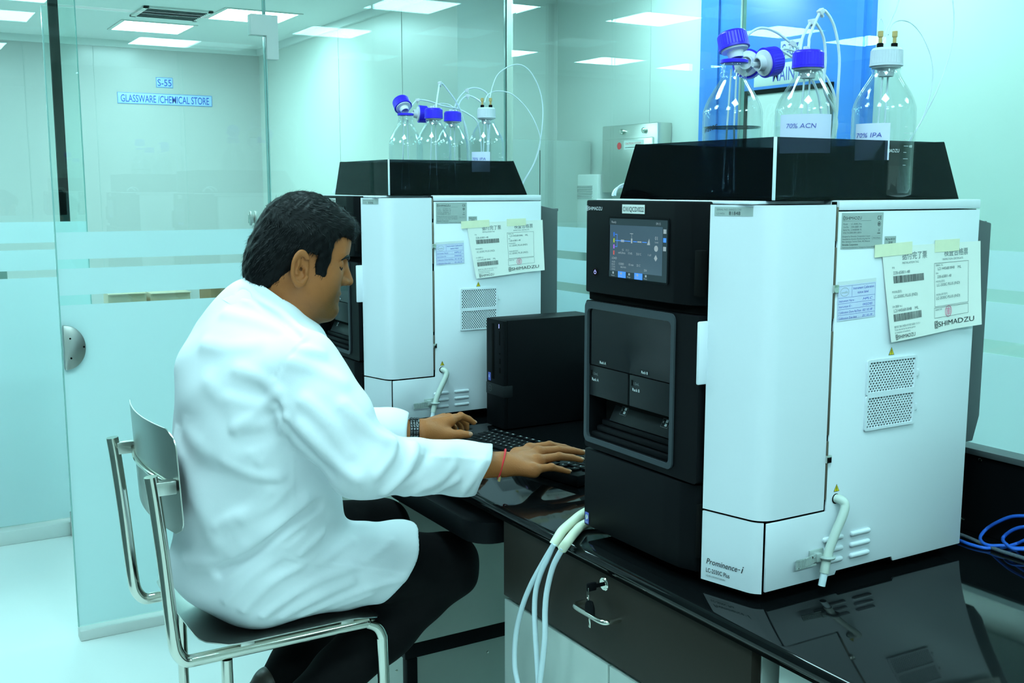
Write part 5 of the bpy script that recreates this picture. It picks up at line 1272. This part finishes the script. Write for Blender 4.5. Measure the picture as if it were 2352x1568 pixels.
COAT_FOLDS = [
 ([(640, 905), (600, 870), (550, 850)], .014, .004), ([(645, 930), (590, 930), (530, 915)], .012, .0045), ([(650, 955), (600, 975), (545, 975)], .011, .0045), ([(655, 985), (620, 1020), (580, 1040)], .010, .0045),
 ([(430, 990), (480, 1040), (560, 1050)], .022, .004), ([(405, 1010), (430, 1080), (460, 1170), (495, 1244)], .022, .005), ([(480, 880), (527, 932), (570, 960)], .020, .0035),
 ([(499, 1207), (572, 1170), (620, 1130)], .012, .005), ([(520, 1060), (580, 1090), (640, 1095)], .011, .005), ([(560, 1190), (620, 1160), (660, 1120)], .011, .004),
 ([(430, 1290), (500, 1290), (560, 1250)], .016, .005), ([(640, 900), (590, 950), (540, 985)], .010, .006), ([(655, 960), (640, 1010), (600, 1060)], .010, .006),
 ([(671, 969), (673, 1070), (673, 1170)], .0035, .0022),
 ([(504, 1312), (595, 1262), (678, 1198), (733, 1165)], .012, -.012), ([(540, 1275), (640, 1205), (700, 1150)], .012, .007),
 ([(606, 1413), (675, 1363), (734, 1330), (803, 1306)], .009, .005), ([(648, 1416), (719, 1377), (809, 1336)], .009, .005), ([(690, 1412), (839, 1354), (925, 1328)], .009, .005), ([(560, 1400), (620, 1340), (690, 1300)], .009, .005), ([(520, 1380), (580, 1320), (640, 1280)], .009, .004), ([(760, 1395), (850, 1365)], .008, .004),
 ([(639, 1267), (675, 1285), (779, 1300), (936, 1322)], .0035, .0030), ([(737, 1291), (809, 1243)], .009, .004), ([(839, 1291), (898, 1243)], .009, .004), ([(690, 1270), (740, 1225)], .008, .005), ([(657, 1249), (698, 1219)], .006, -.005),
 ([(707, 772), (662, 813), (637, 860), (632, 925)], .0040, .0040), ([(700, 785), (657, 823), (632, 865)], .006, -.003), ([(690, 800), (740, 812)], .010, .004), ([(670, 830), (730, 850), (790, 880)], .014, .004), ([(640, 930), (662, 985), (705, 1035), (760, 1085)], .010, -.008),
 ([(700, 920), (760, 975), (800, 1040)], .013, .006), ([(690, 980), (750, 1040), (820, 1100)], .012, .006), ([(790, 930), (850, 990), (890, 1010)], .012, .005),
 ([(864, 1092), (897, 1050), (906, 1012)], .009, .006), ([(885, 1129), (927, 1092), (950, 1050), (953, 1020)], .009, .008), ([(915, 1120), (960, 1085), (985, 1040)], .009, -.004), ([(930, 1135), (1000, 1110), (1040, 1070)], .011, .005), ([(962, 1043), (1023, 1050), (1126, 1057)], .0035, .0025),
 ([(1060, 1136), (1090, 1094), (1110, 1060)], .009, .005), ([(1000, 1130), (1050, 1100)], .009, .004), ([(1118, 1035), (1108, 1080), (1085, 1135)], .0035, .002),
 ([(575, 690), (640, 715), (700, 765)], .012, .005), ([(520, 720), (580, 735), (650, 760)], .014, .005), ([(470, 790), (520, 800), (600, 790)], .016, .004), ([(554, 668), (590, 697), (630, 724), (662, 750), (686, 772)], .006, -.006)]
build_man()
# repeats of one kind share a group
GROUPS = {'liquid_chromatograph': 'liquid chromatographs on the bench', 'reservoir_tray': 'smoked reservoir trays on the instruments', 'bottle_cap': 'loose blue bottle caps', 'carton': 'cartons on the low table', 'inspection_paper': 'papers taped to the instruments', 'drain_hose': 'drain hoses over the bench edge', 'room_sign': 'room nameplates'}
for o in C.objects:
    if o.parent is None and 'label' in o.keys():
        k = o.name.split('.')[0]
        if k == 'solvent_bottle': o['group'] = 'bottles in the near tray' if 'near' in o['label'] else 'bottles in the far tray'
        elif k in GROUPS and 'group' not in o.keys(): o['group'] = GROUPS[k]
